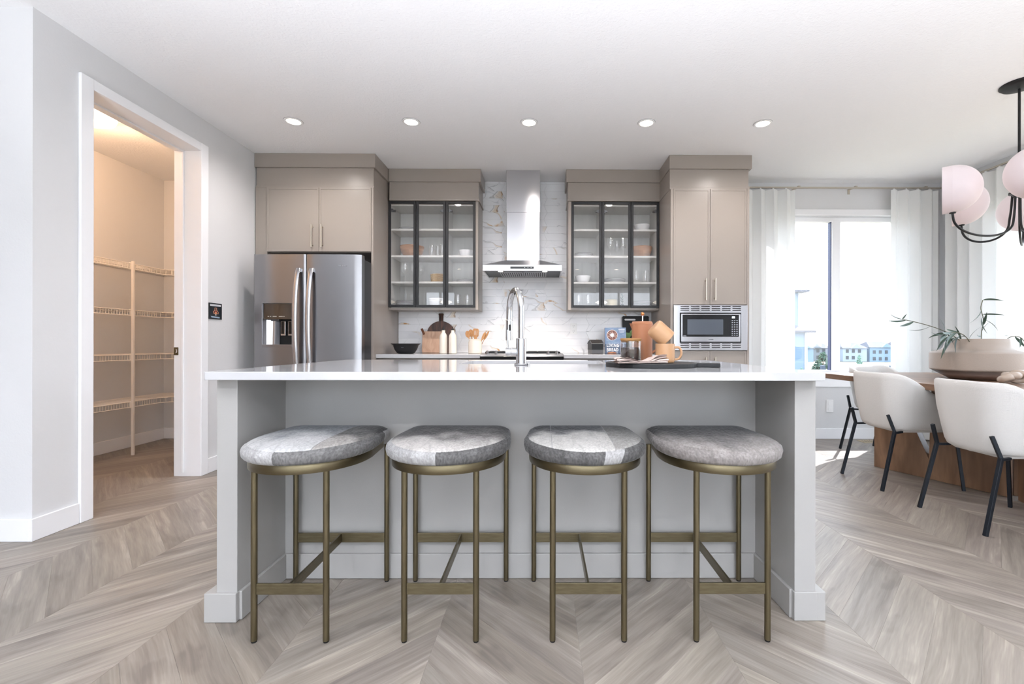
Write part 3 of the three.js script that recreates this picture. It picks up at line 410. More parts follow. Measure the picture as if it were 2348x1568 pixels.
// ================================================================ FRIDGE
const font = await new FontLoader().loadAsync('fonts/droid/droid_sans_bold.typeface.json');
{
  const o = [-2.005, 0, -4.3], t = thing('fridge', 'large stainless fridge with two long handles and a water dispenser', 'fridge', o), P = (n, geo, m, par = t) => { const q = part(par, n, geo, m); if (par === t) q.position.set(-o[0], -o[1], -o[2]); return q; };
  P('body', [bb(-2.46, -1.552, 0.03, 1.745, -4.76, -3.975, 0.004), bb(-2.44, -1.57, 0.002, 0.05, -4.7, -4.02)], M.steelDark);
  // doors: gently bowed stainless fronts
  const bowed = (x0, x1, y0, y1, hole) => {
    const n = 14, g = [], zf = (x) => -3.897 + 0.014 * (1 - ((x + 2.004) / 0.462) ** 2) - (Math.max(0, Math.abs(x - (x0 + x1) / 2) - (x1 - x0) / 2 + 0.01) ** 2) * 80;
    const seg = (xa, xb, ya, yb, m) => { const xs = Array.from({ length: m + 1 }, (_, i) => xa + (xb - xa) * i / m); const s = new THREE.Shape([...xs.map((x) => V2(x, -zf(x))), V2(xb, 3.965), V2(xa, 3.965)]); const e = new THREE.ExtrudeGeometry(s, { depth: yb - ya, bevelEnabled: false }).rotateX(-Math.PI / 2).translate(0, ya, 0); g.push(e); };
    if (!hole) seg(x0, x1, y0, y1, n); else { const [a, b, c, d] = hole; seg(x0, a, y0, y1, 8); seg(b, x1, y0, y1, 8); seg(a, b, y0, c, 8); seg(a, b, d, y1, 8); }
    const q = merge(g.map((e) => toCreasedNormals(e, 0.35))); const p = q.attributes.position; for (let i = 0; i < p.count; i++) p.setZ(i, p.getZ(i)); return muv(q);
  };
  const ext = (g) => g; // extrude rotated so that the outline's y becomes -z
  const L = P('door', ext(bowed(-2.465, -2.0135, 0.06, 1.775, [-2.387, -2.131, 0.985, 1.362])), M.steel), R = P('door', ext(bowed(-2.0075, -1.545, 0.06, 1.775)), M.steel);
  const handle = (x, s) => { const r = []; for (let i = 0; i <= 24; i++) { const f = i / 24, y = 0.74 + f * 0.915, k = Math.sin(Math.PI * f), z = -3.872 + 0.048 * Math.pow(k, 0.5), xx = x - 0.01 * k, w = 0.02, h = 0.009; r.push(Array.from({ length: 12 }, (_, j) => { const a = j / 12 * Math.PI * 2; return [xx + w * Math.sign(Math.cos(a)) * Math.pow(Math.abs(Math.cos(a)), 0.6), y, z + h * Math.sin(a)]; })); } return [loft(r, { capStart: true, capEnd: true }), bb(x - 0.019, x + 0.019, 0.74, 0.775, -3.892, -3.866, 0.004), bb(x - 0.019, x + 0.019, 1.62, 1.655, -3.892, -3.866, 0.004)]; };
  part(L, 'handle', handle(-2.068, -1), M.steelBright); part(R, 'handle', handle(-1.957, 1), M.steelBright);
  // dispenser
  part(L, 'dispenser_frame', [poly(rrect(-2.391, -2.127, 0.981, 1.366, 0.006), 0.016, 0.002, [rrect(-2.383, -2.135, 0.989, 1.358, 0.004)]).translate(0, 0, -3.905)], M.steel);
  part(L, 'dispenser_recess', [bb(-2.387, -2.131, 0.985, 1.362, -3.972, -3.966), bb(-2.387, -2.383, 0.985, 1.362, -3.966, -3.9), bb(-2.135, -2.131, 0.985, 1.362, -3.966, -3.9), bb(-2.383, -2.135, 0.985, 0.99, -3.966, -3.9), bb(-2.383, -2.135, 1.357, 1.362, -3.966, -3.9)], mat('#a3a4a8', 0.4, { metalness: 0.3 }));
  part(L, 'dispenser_back', [loft([0.992, 1.218].map((y) => Array.from({ length: 9 }, (_, i) => { const f = i / 8; return [-2.382 + f * 0.115, y, -3.944 - 0.02 * Math.sin(f * Math.PI)]; })), { closed: false })], M.steelBright);
  part(L, 'dispenser_panel', [loft([1.226, 1.355].map((y) => Array.from({ length: 11 }, (_, i) => { const f = i / 10; return [-2.383 + f * 0.248, y, -3.909 + 0.01 * Math.sin(f * Math.PI)]; })), { closed: false }), bb(-2.383, -2.135, 1.222, 1.227, -3.965, -3.9)], mat('#4b3d31', 0.12, { side: THREE.DoubleSide }));
  const legends = []; for (const [x, w] of [[-2.345, 0.012], [-2.325, 0.01], [-2.302, 0.034], [-2.25, 0.034], [-2.212, 0.012]]) legends.push(bb(x, x + w, 1.243, 1.248, -3.9005, -3.899)); part(L, 'dispenser_legends', legends, mat('#b9b1a8', 0.5));
  part(L, 'nozzle', [bb(-2.33, -2.26, 1.208, 1.226, -3.95, -3.915, 0.004)], M.steelDark);
  for (const x of [-2.257, -2.193]) { const q = part(L, 'paddle', bb(x, x + 0.043, 1.082, 1.207, -3.958, -3.938, 0.003), M.steelBright); part(q, 'paddle_face', bb(x + 0.005, x + 0.032, 1.097, 1.203, -3.94, -3.936, 0.001), M.blackGloss); }
  part(L, 'drip_tray', [bb(-2.388, -2.13, 0.985, 1.006, -3.965, -3.884, 0.003)], M.steel);
  const tg = new TextGeometry('GALLERY', { font, size: 0.0125, depth: 0.0012, curveSegments: 3 }); tg.computeBoundingBox(); const bw = tg.boundingBox.max.x; tg.translate(-bw / 2, 0, 0); const ti = tg.toNonIndexed ? (tg.index ? tg.toNonIndexed() : tg) : tg;
  const tp = ti.attributes.position; for (let i = 0; i < tp.count; i += 3) { for (let k = 0; k < 3; k++) tp.setX(i + k, -tp.getX(i + k)); const a = [0, 1, 2].map((c) => tp.array[(i + 1) * 3 + c]); for (let c = 0; c < 3; c++) { tp.array[(i + 1) * 3 + c] = tp.array[(i + 2) * 3 + c]; tp.array[(i + 2) * 3 + c] = a[c]; } } ti.computeVertexNormals();
  part(R, 'badge', ti.translate(-1.7, 1.672, -3.8862), M.steelBright);
  for (const x of [-2.4, -1.61]) P('hinge_cover', bb(x - 0.035, x + 0.035, 1.745, 1.768, -4.06, -3.968, 0.008), M.steelDark);
  P('gasket', [bb(-2.455, -2.018, 0.07, 1.742, -3.976, -3.964), bb(-2.003, -1.555, 0.07, 1.742, -3.976, -3.964)], M.rubber);
}

// ================================================================ ISLAND
{
  const o = [-0.09, 0, -2.2], t = thing('kitchen_island', 'grey panelled kitchen island with open knee space on the stool side', 'island', o), P = (n, geo, m = M.island) => { const q = part(t, n, geo, m); q.position.set(-o[0], 0, -o[2]); return q; };
  P('cabinet_body', [bb(-1.19, 1.012, 0.1, 0.64, -2.76, -2.0), bb(-1.19, 1.012, 0.64, 0.886, -2.76, -2.68), bb(-1.19, 1.012, 0.64, 0.886, -2.2, -2.0), bb(-1.19, -0.45, 0.64, 0.886, -2.68, -2.2), bb(0.37, 1.012, 0.64, 0.886, -2.68, -2.2), bb(-1.17, 0.99, 0.002, 0.1, -2.7, -2.0)]);
  P('back_panel', bb(-1.115, 0.934, 0.002, 0.886, -2.0, -1.984, 0.001));
  P('end_panel', bb(-1.19, -1.115, 0.002, 0.886, -2.0, -1.672, 0.002)); P('end_panel', bb(0.934, 1.012, 0.002, 0.886, -2.0, -1.675, 0.002));
  P('plinth', [bb(-1.229, -1.19, 0.001, 0.107, -2.76, -1.661, 0.003), bb(-1.195, -1.112, 0.001, 0.107, -1.7, -1.661, 0.003), bb(-1.116, -1.103, 0.001, 0.107, -1.986, -1.68, 0.003)]);
  P('plinth', [bb(1.012, 1.045, 0.001, 0.107, -2.76, -1.666, 0.003), bb(0.929, 1.016, 0.001, 0.107, -1.71, -1.666, 0.003), bb(0.921, 0.935, 0.001, 0.107, -1.986, -1.685, 0.003)]);
  P('plinth', bb(-1.106, 0.924, 0.001, 0.108, -1.986, -1.971, 0.003));
  for (let i = 0; i < 4; i++) { const a = -1.187 + i * 0.5495, d = P('door', slimDoor(a, a + 0.546, 0.11, 0.876, 2.78).map((g) => g.rotateY(Math.PI).translate(2 * (a + 0.273), 0, 0)), M.taupe); d.rotation.y = 0; d.position.set(-o[0], 0, -o[2]); }
}
{ // worktop with the sink cut out
  const s = new THREE.Shape(rrect(-1.194, 1.01, 1.611, 2.8, 0.006, 3).map((p) => V2(...p))); s.holes.push(new THREE.Path(rrect(-0.41, 0.33, 2.235, 2.64, 0.02, 4).map((p) => V2(...p))));
  const g = muv(new THREE.ExtrudeGeometry(s, { depth: 0.026, bevelEnabled: true, bevelSize: 0.002, bevelThickness: 0.002, bevelOffset: -0.002, bevelSegments: 2 }).rotateX(-Math.PI / 2).translate(0, 0.89, 0));
  tag(part(scene, 'island_worktop', g, M.quartz), 'glossy white quartz worktop of the kitchen island', 'worktop');
  const k = thing('sink', 'undermount sink set in the white island worktop', 'sink', [-0.04, 0.66, -2.44]), L = (x0, x1, z0, z1, y) => rrect(x0, x1, z0, z1, 0.03, 4).map(([x, z]) => [x, y, z]);
  part(k, 'basin', [loft([L(-0.39, 0.39, -0.225, 0.225, 0.2275), L(-0.372, 0.372, -0.205, 0.205, 0.2275), L(-0.368, 0.368, -0.2, 0.2, 0.21), L(-0.36, 0.36, -0.195, 0.195, 0.03), L(-0.3, 0.3, -0.15, 0.15, 0.018)], { capEnd: true })], mat('#d9dadc', 0.25, { metalness: 0.2, side: THREE.DoubleSide }));
  part(k, 'drain', cyl(0.04, 0.045, 0.006, 0, 0.019, 0), M.steelBright);
}
{ // tap
  const t = thing('tap', 'tall chrome gooseneck tap on the island worktop', 'tap', [-0.098, 0.918, -2.13]), c = M.chrome;
  part(t, 'base', [lathe([[0, 0], [0.032, 0], [0.032, 0.006], [0.03, 0.009], [0.0245, 0.009], [0.0245, 0.122], [0.0225, 0.126], [0.015, 0.126], [0, 0.126]])], c);
  part(t, 'air_button', cyl(0.006, 0.006, 0.012, 0.037, 0, 0.01), c);
  const dx = -0.35, dz = -0.94, R = 0.098, top = 0.262, pts = [[0, 0.12, 0], [0, 0.2, 0]]; for (let i = 0; i <= 14; i++) { const a = Math.PI * i / 14 * 0.97, r = R * (1 - Math.cos(a)); pts.push([r * dx, top + R * Math.sin(a) - 0.0, r * dz]); }
  const e = pts[pts.length - 1]; pts.push([e[0] + 0.003 * dx, e[1] - 0.05, e[2] + 0.003 * dz]);
  part(t, 'neck', tube(pts, 0.0152, 70, 20), c);
  const s0 = pts[pts.length - 1], q = part(t, 'spray_head', [rod(s0, [s0[0], s0[1] - 0.105, s0[2]], 0.0165, 20, 0.018), cyl(0.0185, 0.0172, 0.004, s0[0], s0[1] - 0.004, s0[2])], c);
  part(q, 'spray_button', [new RoundedBoxGeometry(0.011, 0.032, 0.008, 2, 0.0035).translate(s0[0] + 0.004, s0[1] - 0.04, s0[2] + 0.0165)], M.blackMatt);
  const h = part(t, 'handle', [rod([-0.02, 0.062, 0], [-0.046, 0.062, 0], 0.019, 20), rod([-0.048, 0.062, 0], [-0.072, 0.062, 0], 0.0185, 20)], c);
  part(h, 'lever', rod([-0.063, 0.078, 0], [-0.066, 0.165, 0.004], 0.0042), c);
}

// ================================================================ BAR STOOLS
{
  const outline = (off = 0) => { // D-shaped plan, straight at the island side (-z), round towards the room (+z)
    const pts = [], N = 72, hw = 0.222 + off; for (let i = 0; i <= N; i++) { const a = Math.PI * i / N; pts.push([hw * Math.cos(a) * (1), Math.pow(Math.sin(a), 0.86) * (0.262 + off) - 0.01]); }
    const zb = -0.222 - off, r = 0.05 + off * 0.6, xb = 0.208 + off; const back = []; for (let i = 0; i <= 6; i++) { const a = i / 6 * Math.PI / 2; back.push([-(xb - r) - r * Math.cos(a), zb + r - r * Math.sin(a)]); } for (let i = 0; i <= 10; i++) back.push([-(xb - r) + (2 * (xb - r)) * (i + 0.5) / 11, zb]); for (let i = 0; i <= 6; i++) { const a = i / 6 * Math.PI / 2; back.push([(xb - r) + r * Math.sin(a), zb + r - r * Math.cos(a)]); }
    const side = []; for (let i = 1; i < 5; i++) side.push([-hw + (hw - xb) * i / 5, -0.01 + (zb + r + 0.01) * i / 5]); const side2 = side.map(([x, z]) => [-x, z]).reverse(); return [...pts, ...side, ...back, ...side2];
  };
  const ringAt = (off, y, bump = 0) => outline(off).map(([x, z]) => [x, y, z]);
  const shrink = (k, y) => outline(-0.024).map(([x, z]) => [x * k, y, (z - 0.01) * k + 0.01]);
  const flat = (p, i, j) => { const k = j < 7 ? 1 + (0.662 - p[1]) / 0.235 : 1; return [(p[0] * k + 0.3) / 0.6, (p[2] * k + 0.3) / 0.6]; }; // the side band unrolls outwards
  const hideOf = (f) => { const col = tex(512, 512, (u, v) => f(u * 0.6 - 0.3, v * 0.6 - 0.3)); return mat('#ffffff', 0.85, { map: col, bumpMap: tex(256, 256, (u, v) => fbm(u * 90, v * 60, 3), false), bumpScale: 0.003, sheen: 0.35, sheenColor: new THREE.Color('#ffffff'), sheenRoughness: 0.5 }); };
  const hair = (x, z) => (fbm(x * 210, z * 130, 3) - 0.5) * 60 + (fbm(x * 40 + 9, z * 22, 3) - 0.5) * 34;
  const G = (v, w = 0) => [v + 2 + w, v, v - 1 - w], lim = (c, x, z) => { const h = hair(x, z); return c.map((k) => Math.max(0, Math.min(255, (k + h) * 0.74))); };
  const inTop = (x, z) => (z < 0 ? Math.max(Math.abs(x) / 0.212, -z / 0.216) : Math.hypot(x / 0.212, z / 0.245)) < 1;
  const darkest = (c) => c; const seam = (x, at) => Math.abs(x - at) < 0.0012;
  const hides = [
    (x, z) => { if (!inTop(x, z)) return lim(x > -0.02 && z > -0.12 ? G(136) : G(214), x, z); if (seam(x, 0.09) || seam(x, -0.15)) return G(120); const b = x > 0.09 ? mix([104, 102, 100], [206, 200, 194], step(-0.12, 0.16, z + 0.3 * (fbm(x * 14, z * 14, 2) - 0.5))) : mix([134, 139, 146], [240, 239, 238], step(-0.16, 0.15, z + 0.22 * (fbm(x * 11, z * 11, 3) - 0.5))); return lim(b, x, z); },
    (x, z) => { if (!inTop(x, z)) return lim(x > 0.0 ? G(112) : G(206), x, z); if (seam(x, 0.12) && z < -0.02) return G(90); return lim(mix([96, 92, 90], [236, 230, 224], step(-0.1, 0.17, z + 0.3 * (fbm(x * 10 + 3, z * 10, 3) - 0.5))), x, z); },
    (x, z) => { if (!inTop(x, z)) return lim(x > 0.05 && x < 0.12 ? G(205) : G(108), x, z); if (seam(x, -0.125) || seam(x, 0.085)) return G(140); const b = x > 0.085 ? mix([118, 115, 112], [196, 192, 187], step(-0.2, 0.2, z)) : mix(x < -0.125 ? [58, 58, 62] : [84, 84, 88], [238, 234, 228], step(-0.1, 0.07, z + 0.25 * (fbm(x * 12 + 8, z * 9, 3) - 0.5))); return lim(b, x, z); },
    (x, z) => { if (!inTop(x, z)) return lim([176, 168, 164], x, z); return lim(mix([70, 68, 67], [192, 184, 179], step(-0.12, 0.24, z + 0.32 * (fbm(x * 9 + 21, z * 8, 3) - 0.5))), x, z); },
  ];
  const wob = (r, k) => r.map(([x, y, z], i) => [x * (1 + k * (noise(i * 0.7, y * 300) - 0.5)), y + k * 0.12 * (noise(i * 0.5 + 40, y * 300) - 0.5), z * (1 + k * (noise(i * 0.9 + 7, y * 300) - 0.5))]);
  const seatGeo = loft([ringAt(-0.03, 0.617), wob(ringAt(-0.004, 0.6185), 0.008), wob(ringAt(0.004, 0.626), 0.012), wob(ringAt(0.0075, 0.642), 0.012), wob(ringAt(0.005, 0.653), 0.012), wob(ringAt(-0.002, 0.66), 0.01), ringAt(-0.0065, 0.6605), wob(ringAt(-0.012, 0.666), 0.008), ringAt(-0.024, 0.6705), shrink(0.82, 0.675), shrink(0.5, 0.678), shrink(0.2, 0.679)], { capStart: true, capEnd: true, uv: flat });
  const bandGeo = merge([loft([ringAt(-0.024, 0.585), ringAt(-0.013, 0.585), ringAt(-0.0125, 0.616), ringAt(-0.024, 0.616), ringAt(-0.024, 0.585)]), loft([ringAt(-0.024, 0.611), ringAt(-0.024, 0.616)], { capStart: true, capEnd: true })]);
  const label = ['bar stool with pale grey hide seat, leftmost of the four', 'bar stool with beige grey hide seat and dark right rim, second from the left', 'bar stool with white and charcoal striped hide seat, third from the left', 'bar stool with brownish grey hide seat, rightmost of the four'];
  const spots = [[-0.858, 0.0], [-0.347, 0.0], [0.16, 0.0], [0.653, 0.0]];
  spots.forEach(([x, turn], i) => {
    const t = thing('bar_stool', label[i], 'stool', [x, 0, -1.738], turn, 'hide bar stools at the island');
    part(t, 'seat', seatGeo, hideOf(hides[i])); part(t, 'seat_band', bandGeo, M.brass);
    for (const [lx, lz] of [[-0.1225, 0.181], [0.1225, 0.181], [-0.194, -0.215], [0.194, -0.215]]) { const l = part(t, 'leg', [rod([lx, 0.006, lz], [lx, 0.588, lz], 0.0105, 14)], M.brass); part(l, 'foot_cap', cyl(0.0085, 0.0098, 0.008, lx, 0, lz, 14), M.rubber); }
    part(t, 'footrest', bar([-0.1225, 0.1815, 0.181], [0.1225, 0.1815, 0.181], 0.007, 0.038, 0.001), M.brass);
    part(t, 'back_bar', bar([-0.194, 0.187, -0.215], [0.194, 0.187, -0.215], 0.007, 0.04, 0.001), M.brass);
    part(t, 'stretcher', bar([0, 0.187, -0.212], [0, 0.1825, 0.178], 0.007, 0.036, 0.001), M.brass);
  });
}

// ================================================================ ON THE ISLAND
{
  const tr = thing('serving_board', 'round black wooden serving board with a handle on the island', 'board', [0.485, 0.918, -2.03]);
  const a0 = Math.atan2(0.26, 0.1), pts = [], d = V2(0.94, 0.33), n = V2(-d.y, d.x); // plan outline, y of the shape is +z
  const half = 0.23; for (let i = 0; i <= 60; i++) { const a = half / 2 + (Math.PI * 2 - half) * i / 60; pts.push([0.2 * (d.x * Math.cos(a) + n.x * Math.sin(a)), 0.2 * (d.y * Math.cos(a) + n.y * Math.sin(a))]); }
  const H2 = (u, v) => [d.x * u + n.x * v, d.y * u + n.y * v]; pts.push(H2(0.225, -0.021), H2(0.285, -0.021), H2(0.292, -0.014), H2(0.292, 0.014), H2(0.285, 0.021), H2(0.225, 0.021));
  part(tr, 'board', [poly(pts, 0.018, 0.003).rotateX(Math.PI / 2).translate(0, 0.0182, 0)], M.blackMatt);
  const y = 0.9365;
  { const t = thing('storage_jar', 'glass jar of dark coffee beans with a cork lid on the black board', 'jar', [0.4, y, -2.05]);
    part(t, 'glass_body', lathe([[0, 0.001], [0.043, 0.001], [0.046, 0.004], [0.046, 0.094], [0.0435, 0.094], [0.0435, 0.006], [0, 0.005]]), M.ware);
    part(t, 'coffee_beans', lathe([[0, 0.0065], [0.0425, 0.0065], [0.0425, 0.062], [0.03, 0.066], [0, 0.065]]), mat('#3d2a24', 0.6, { bumpMap: tiled(speckTex, 6), bumpScale: 0.004 }));
    part(t, 'lid', lathe([[0, 0.088], [0.042, 0.088], [0.043, 0.096], [0.047, 0.097], [0.047, 0.104], [0.044, 0.107], [0, 0.107]]), M.cork);
    part(t, 'handle', tube([[-0.044, 0.078, 0.004], [-0.06, 0.074, 0.006], [-0.064, 0.052, 0.006], [-0.058, 0.032, 0.006], [-0.044, 0.028, 0.004]], 0.004, 24, 8), M.ware); }
  { const t = thing('coffee_press', 'terracotta coloured coffee press with a copper knob behind the glass jar', 'coffee press', [0.47, y, -2.135]);
    part(t, 'body', lathe([[0, 0], [0.044, 0], [0.047, 0.004], [0.0475, 0.1], [0.048, 0.168], [0.05, 0.172], [0.0495, 0.176], [0.046, 0.176], [0.046, 0.17], [0, 0.17]]), M.terracotta);
    part(t, 'spout', loft([[[-0.04, 0.145, -0.012], [-0.047, 0.145, 0], [-0.04, 0.145, 0.012]], [[-0.043, 0.176, -0.016], [-0.06, 0.178, 0], [-0.043, 0.176, 0.016]]], { closed: false }), (() => { const m = M.terracotta.clone(); m.side = THREE.DoubleSide; return m; })());
    part(t, 'lid', lathe([[0, 0.172], [0.047, 0.172], [0.048, 0.18], [0.045, 0.186], [0.01, 0.188], [0, 0.188]]), M.terracotta);
    part(t, 'plunger_rod', rod([0.002, 0.18, 0], [0.002, 0.218, 0], 0.003), M.china); part(t, 'knob', new THREE.SphereGeometry(0.0085, 16, 12).translate(0.002, 0.222, 0), M.copper);
    part(t, 'handle', tube([[0.046, 0.16, 0.004], [0.072, 0.158, 0.01], [0.078, 0.12, 0.012], [0.07, 0.06, 0.01], [0.046, 0.04, 0.004]], 0.006, 24, 8), M.terracotta); }
  const mugBody = () => lathe([[0, 0], [0.033, 0], [0.0385, 0.003], [0.041, 0.012], [0.0415, 0.08], [0.0405, 0.083], [0.0385, 0.083], [0.0378, 0.078], [0.037, 0.014], [0.03, 0.007], [0, 0.006]]);
  { const t = thing('mug', 'upright tan ceramic mug on the black serving board', 'mug', [0.535, y, -1.975], -0.2, 'tan ceramic mugs'); part(t, 'body', mugBody(), M.tan); part(t, 'handle', tube([[0.038, 0.066, 0], [0.058, 0.066, 0], [0.067, 0.052, 0], [0.066, 0.032, 0], [0.055, 0.017, 0], [0.038, 0.014, 0]], 0.0052, 28, 8), M.tan);
    const u = copyOf(t, 'tan ceramic mug tipped over on top of the upright mug', [0.4835, y + 0.157, -1.975], 0, 'tan ceramic mugs'); u.rotation.set(0, 0.0, -2.3); u.children[1].rotation.y = 1.7; }
  { const t = thing('folded_napkin', 'dusty pink linen napkin folded at the front of the black board', 'napkin', [0.31, y, -1.905], 0.1);
    // one cloth, folded to and fro: a serpentine section swept along its length
    const len = 30, rings = []; for (let k = 0; k <= len; k++) { const f = k / len, x = f * 0.215, hgt = 0.006 + 0.022 * step(0.55, 0.9, f) + 0.01 * step(0.3, 0.0, f), sec = [], L = 7; for (let l = 0; l < L; l++) for (let i = 0; i <= 8; i++) { const g = i / 8, z = (l % 2 ? 1 - g : g) * (0.098 - l * 0.004) - 0.049 + 0.006 * noise(f * 5 + l * 3, l), yy = 0.002 + (l + 0.12 * Math.sin(g * 9 + l * 2 + f * 7)) * hgt / 6 * (0.75 + 0.5 * noise(g * 3 + l, f * 6)) + 0.016 * Math.sin(Math.PI * sat(f * 2.4)) * (l / 7) * 0.8; sec.push([x + 0.012 * (noise(g * 2, l * 5) - 0.5), yy, z + 0.012 * Math.sin(f * 5)]); } rings.push([...sec, ...sec.slice().reverse().map(([a, b, c]) => [a, b + 0.0012, c])]); }
    part(t, 'cloth', loft(rings, { capStart: false }), (() => { const m = M.napkin.clone(); m.side = THREE.DoubleSide; return m; })()); }
}
// ================================================================ ON THE BACK WORKTOPS
const YB = 0.918;
{ const t = thing('wok', 'black flared bowl on the left back worktop', 'bowl', [-1.345, YB, -4.5]);
  part(t, 'bowl', lathe([[0, 0.0], [0.07, 0.0], [0.085, 0.006], [0.108, 0.04], [0.122, 0.082], [0.142, 0.094], [0.143, 0.098], [0.12, 0.096], [0.115, 0.085], [0.1, 0.042], [0.08, 0.012], [0, 0.007]]), M.black);
  part(t, 'maker_mark', bb(-0.012, 0.012, 0.056, 0.062, 0.1145, 0.1165), mat('#5d6066', 0.4)); }
{ const t = thing('cutting_board', 'dark walnut paddle board with an arched top leaning on the tiles', 'cutting board', [-1.073, YB, -4.822]); t.rotation.x = -0.06; const p = [[-0.148, 0], [0.148, 0]]; for (let i = 0; i <= 30; i++) { const a = Math.PI * i / 30; const x = 0.148 * Math.cos(a), y = 0.195 + 0.14 * Math.sin(a); if (Math.abs(x) < 0.022 && p[p.length - 1][1] < 0.36 && x > 0) { p.push([0.021, 0.333], [0.022, 0.39], [0.027, 0.41], [0.02, 0.418], [-0.02, 0.418], [-0.027, 0.41], [-0.022, 0.39], [-0.021, 0.333]); } if (Math.abs(x) >= 0.022) p.push([x, y]); } part(t, 'board', muv(poly(p, 0.018, 0.003), 2), M.walnut); }
{ const t = thing('cutting_board', 'pale square maple board with a leather loop leaning before the walnut board', 'cutting board', [-1.15, YB, -4.76]); t.rotation.x = -0.13; part(t, 'board', muv(poly(rrect(-0.103, 0.103, 0.0, 0.225, 0.012), 0.018, 0.003), 3), M.maple); part(t, 'leather_loop', [bb(-0.012, 0.012, -0.035, 0.035, 0.018, 0.021, 0.001).rotateZ(0.42).translate(-0.098, 0.222, 0)], mat('#6f3f22', 0.6)); }
{ const prof = [[0, 0], [0.036, 0], [0.038, 0.004], [0.038, 0.15], [0.036, 0.172], [0.028, 0.192], [0.0175, 0.206], [0.0165, 0.222], [0.018, 0.228], [0.0155, 0.229], [0, 0.229]];
  const t = thing('oil_bottle', 'cream ceramic oil bottle in front of the walnut board', 'bottle', [-0.975, YB, -4.5], 0, 'cream oil bottles'); part(t, 'body', lathe(prof), M.cream); part(t, 'stopper', [cyl(0.014, 0.01, 0.012, 0, 0.229, 0), rod([0, 0.238, 0], [0.003, 0.268, 0], 0.0035, 10, 0.0025)], M.black);
  copyOf(t, 'cream ceramic oil bottle next to the utensil crock', [-0.882, YB, -4.49], 0.6, 'cream oil bottles'); }
{ const t = thing('utensil_crock', 'cream ceramic crock holding wooden utensils', 'crock', [-0.667, YB, -4.53]); part(t, 'crock', lathe([[0, 0], [0.062, 0], [0.066, 0.004], [0.067, 0.11], [0.061, 0.126], [0.064, 0.139], [0.066, 0.143], [0.059, 0.143], [0.057, 0.128], [0.06, 0.11], [0.059, 0.008], [0, 0.006]]), M.cream);
  const base = [-0.667, YB + 0.012, -4.53];
  const spoon = (name, label, dx, dz, lean, headW, headL, slots, h = 0.2) => { const q = thing(name, label, 'utensil', [base[0] + dx, base[1], base[2] + dz]); q.rotation.set(0.02, 0, lean); const p = []; for (let i = 0; i <= 20; i++) { const a = -Math.PI / 2 + 0.2 + (Math.PI * 2 - 0.4) * i / 20, sq = slots ? 0.45 : 1; p.push([headW * Math.sign(Math.cos(a)) * Math.pow(Math.abs(Math.cos(a)), sq), h + headL / 2 + headL / 2 * Math.sign(Math.sin(a)) * Math.pow(Math.abs(Math.sin(a)), sq)]); } p.unshift([0.006, 0.0]); p.push([-0.006, 0.0]); const holes = slots ? [-1, 0, 1].map((k) => rrect(k * 0.012 - 0.002, k * 0.012 + 0.002, h + 0.02, h + headL - 0.02, 0.0018, 2)) : []; part(q, 'handle', muv(poly(p, 0.008, 0.0015, holes).translate(0, 0, -0.004), 4), M.spoon); };
  spoon('wooden_spoon', 'wooden spoon at the left in the cream crock', -0.018, 0.012, 0.28, 0.024, 0.07, false, 0.15); spoon('wooden_spoon', 'dark wooden spoon behind the slotted turner in the crock', -0.012, -0.02, 0.16, 0.026, 0.075, false, 0.155);
  spoon('slotted_turner', 'wooden slotted turner in the middle of the crock', 0.004, 0.02, -0.03, 0.03, 0.085, true, 0.15); spoon('wooden_spatula', 'narrow wooden spatula at the right in the crock', 0.014, 0.0, -0.42, 0.014, 0.09, false, 0.13); spoon('wooden_spatula', 'thin wooden spatula leaning furthest right in the crock', 0.02, -0.018, -0.5, 0.011, 0.1, false, 0.14); }
{ const t = thing('outlet', 'white double outlet on the marble tiles', 'outlet', [0.335, 1.175, -4.8545]); part(t, 'plate', poly(rrect(-0.036, 0.036, -0.058, 0.058, 0.005), 0.006, 0.0015), M.white); for (const y of [-0.028, 0.028]) { const s = part(t, 'socket', poly(rrect(-0.016, 0.016, y - 0.019, y + 0.019, 0.012), 0.003, 0.0008).translate(0, 0, 0.005), M.white); part(s, 'slots', [bb(-0.008, -0.0055, y, y + 0.008, 0.0075, 0.0084), bb(0.0055, 0.008, y, y + 0.008, 0.0075, 0.0084), bb(-0.002, 0.002, y - 0.011, y - 0.007, 0.0075, 0.0084)], M.steelDark); } }
{ const t = thing('bread_bin', 'small dark house-shaped container left of the cookbook', 'container', [0.53, YB, -4.52], 0.25); const side = [[-0.06, 0.04], [0.06, 0.04], [0.06, 0.1], [0.0, 0.136], [-0.06, 0.1]];
  part(t, 'box', [poly(side, 0.12, 0.003).rotateY(Math.PI / 2).translate(-0.06, 0, 0)], M.black); part(t, 'base_band', bb(-0.058, 0.058, 0.0, 0.042, -0.058, 0.058, 0.003), mat('#ffffff', 0.5, { map: tex(64, 64, (u, v) => (Math.abs((u * 4) % 1 - 0.5) + Math.abs((v * 4) % 1 - 0.5) < 0.4 ? [150, 150, 150] : [92, 92, 94])) }));
  part(t, 'roof', [bar([0, 0.1375, 0.002], [0, 0.1, 0.065], 0.128, 0.004), bar([0, 0.1375, -0.002], [0, 0.1, -0.065], 0.128, 0.004)], M.steelBright); }
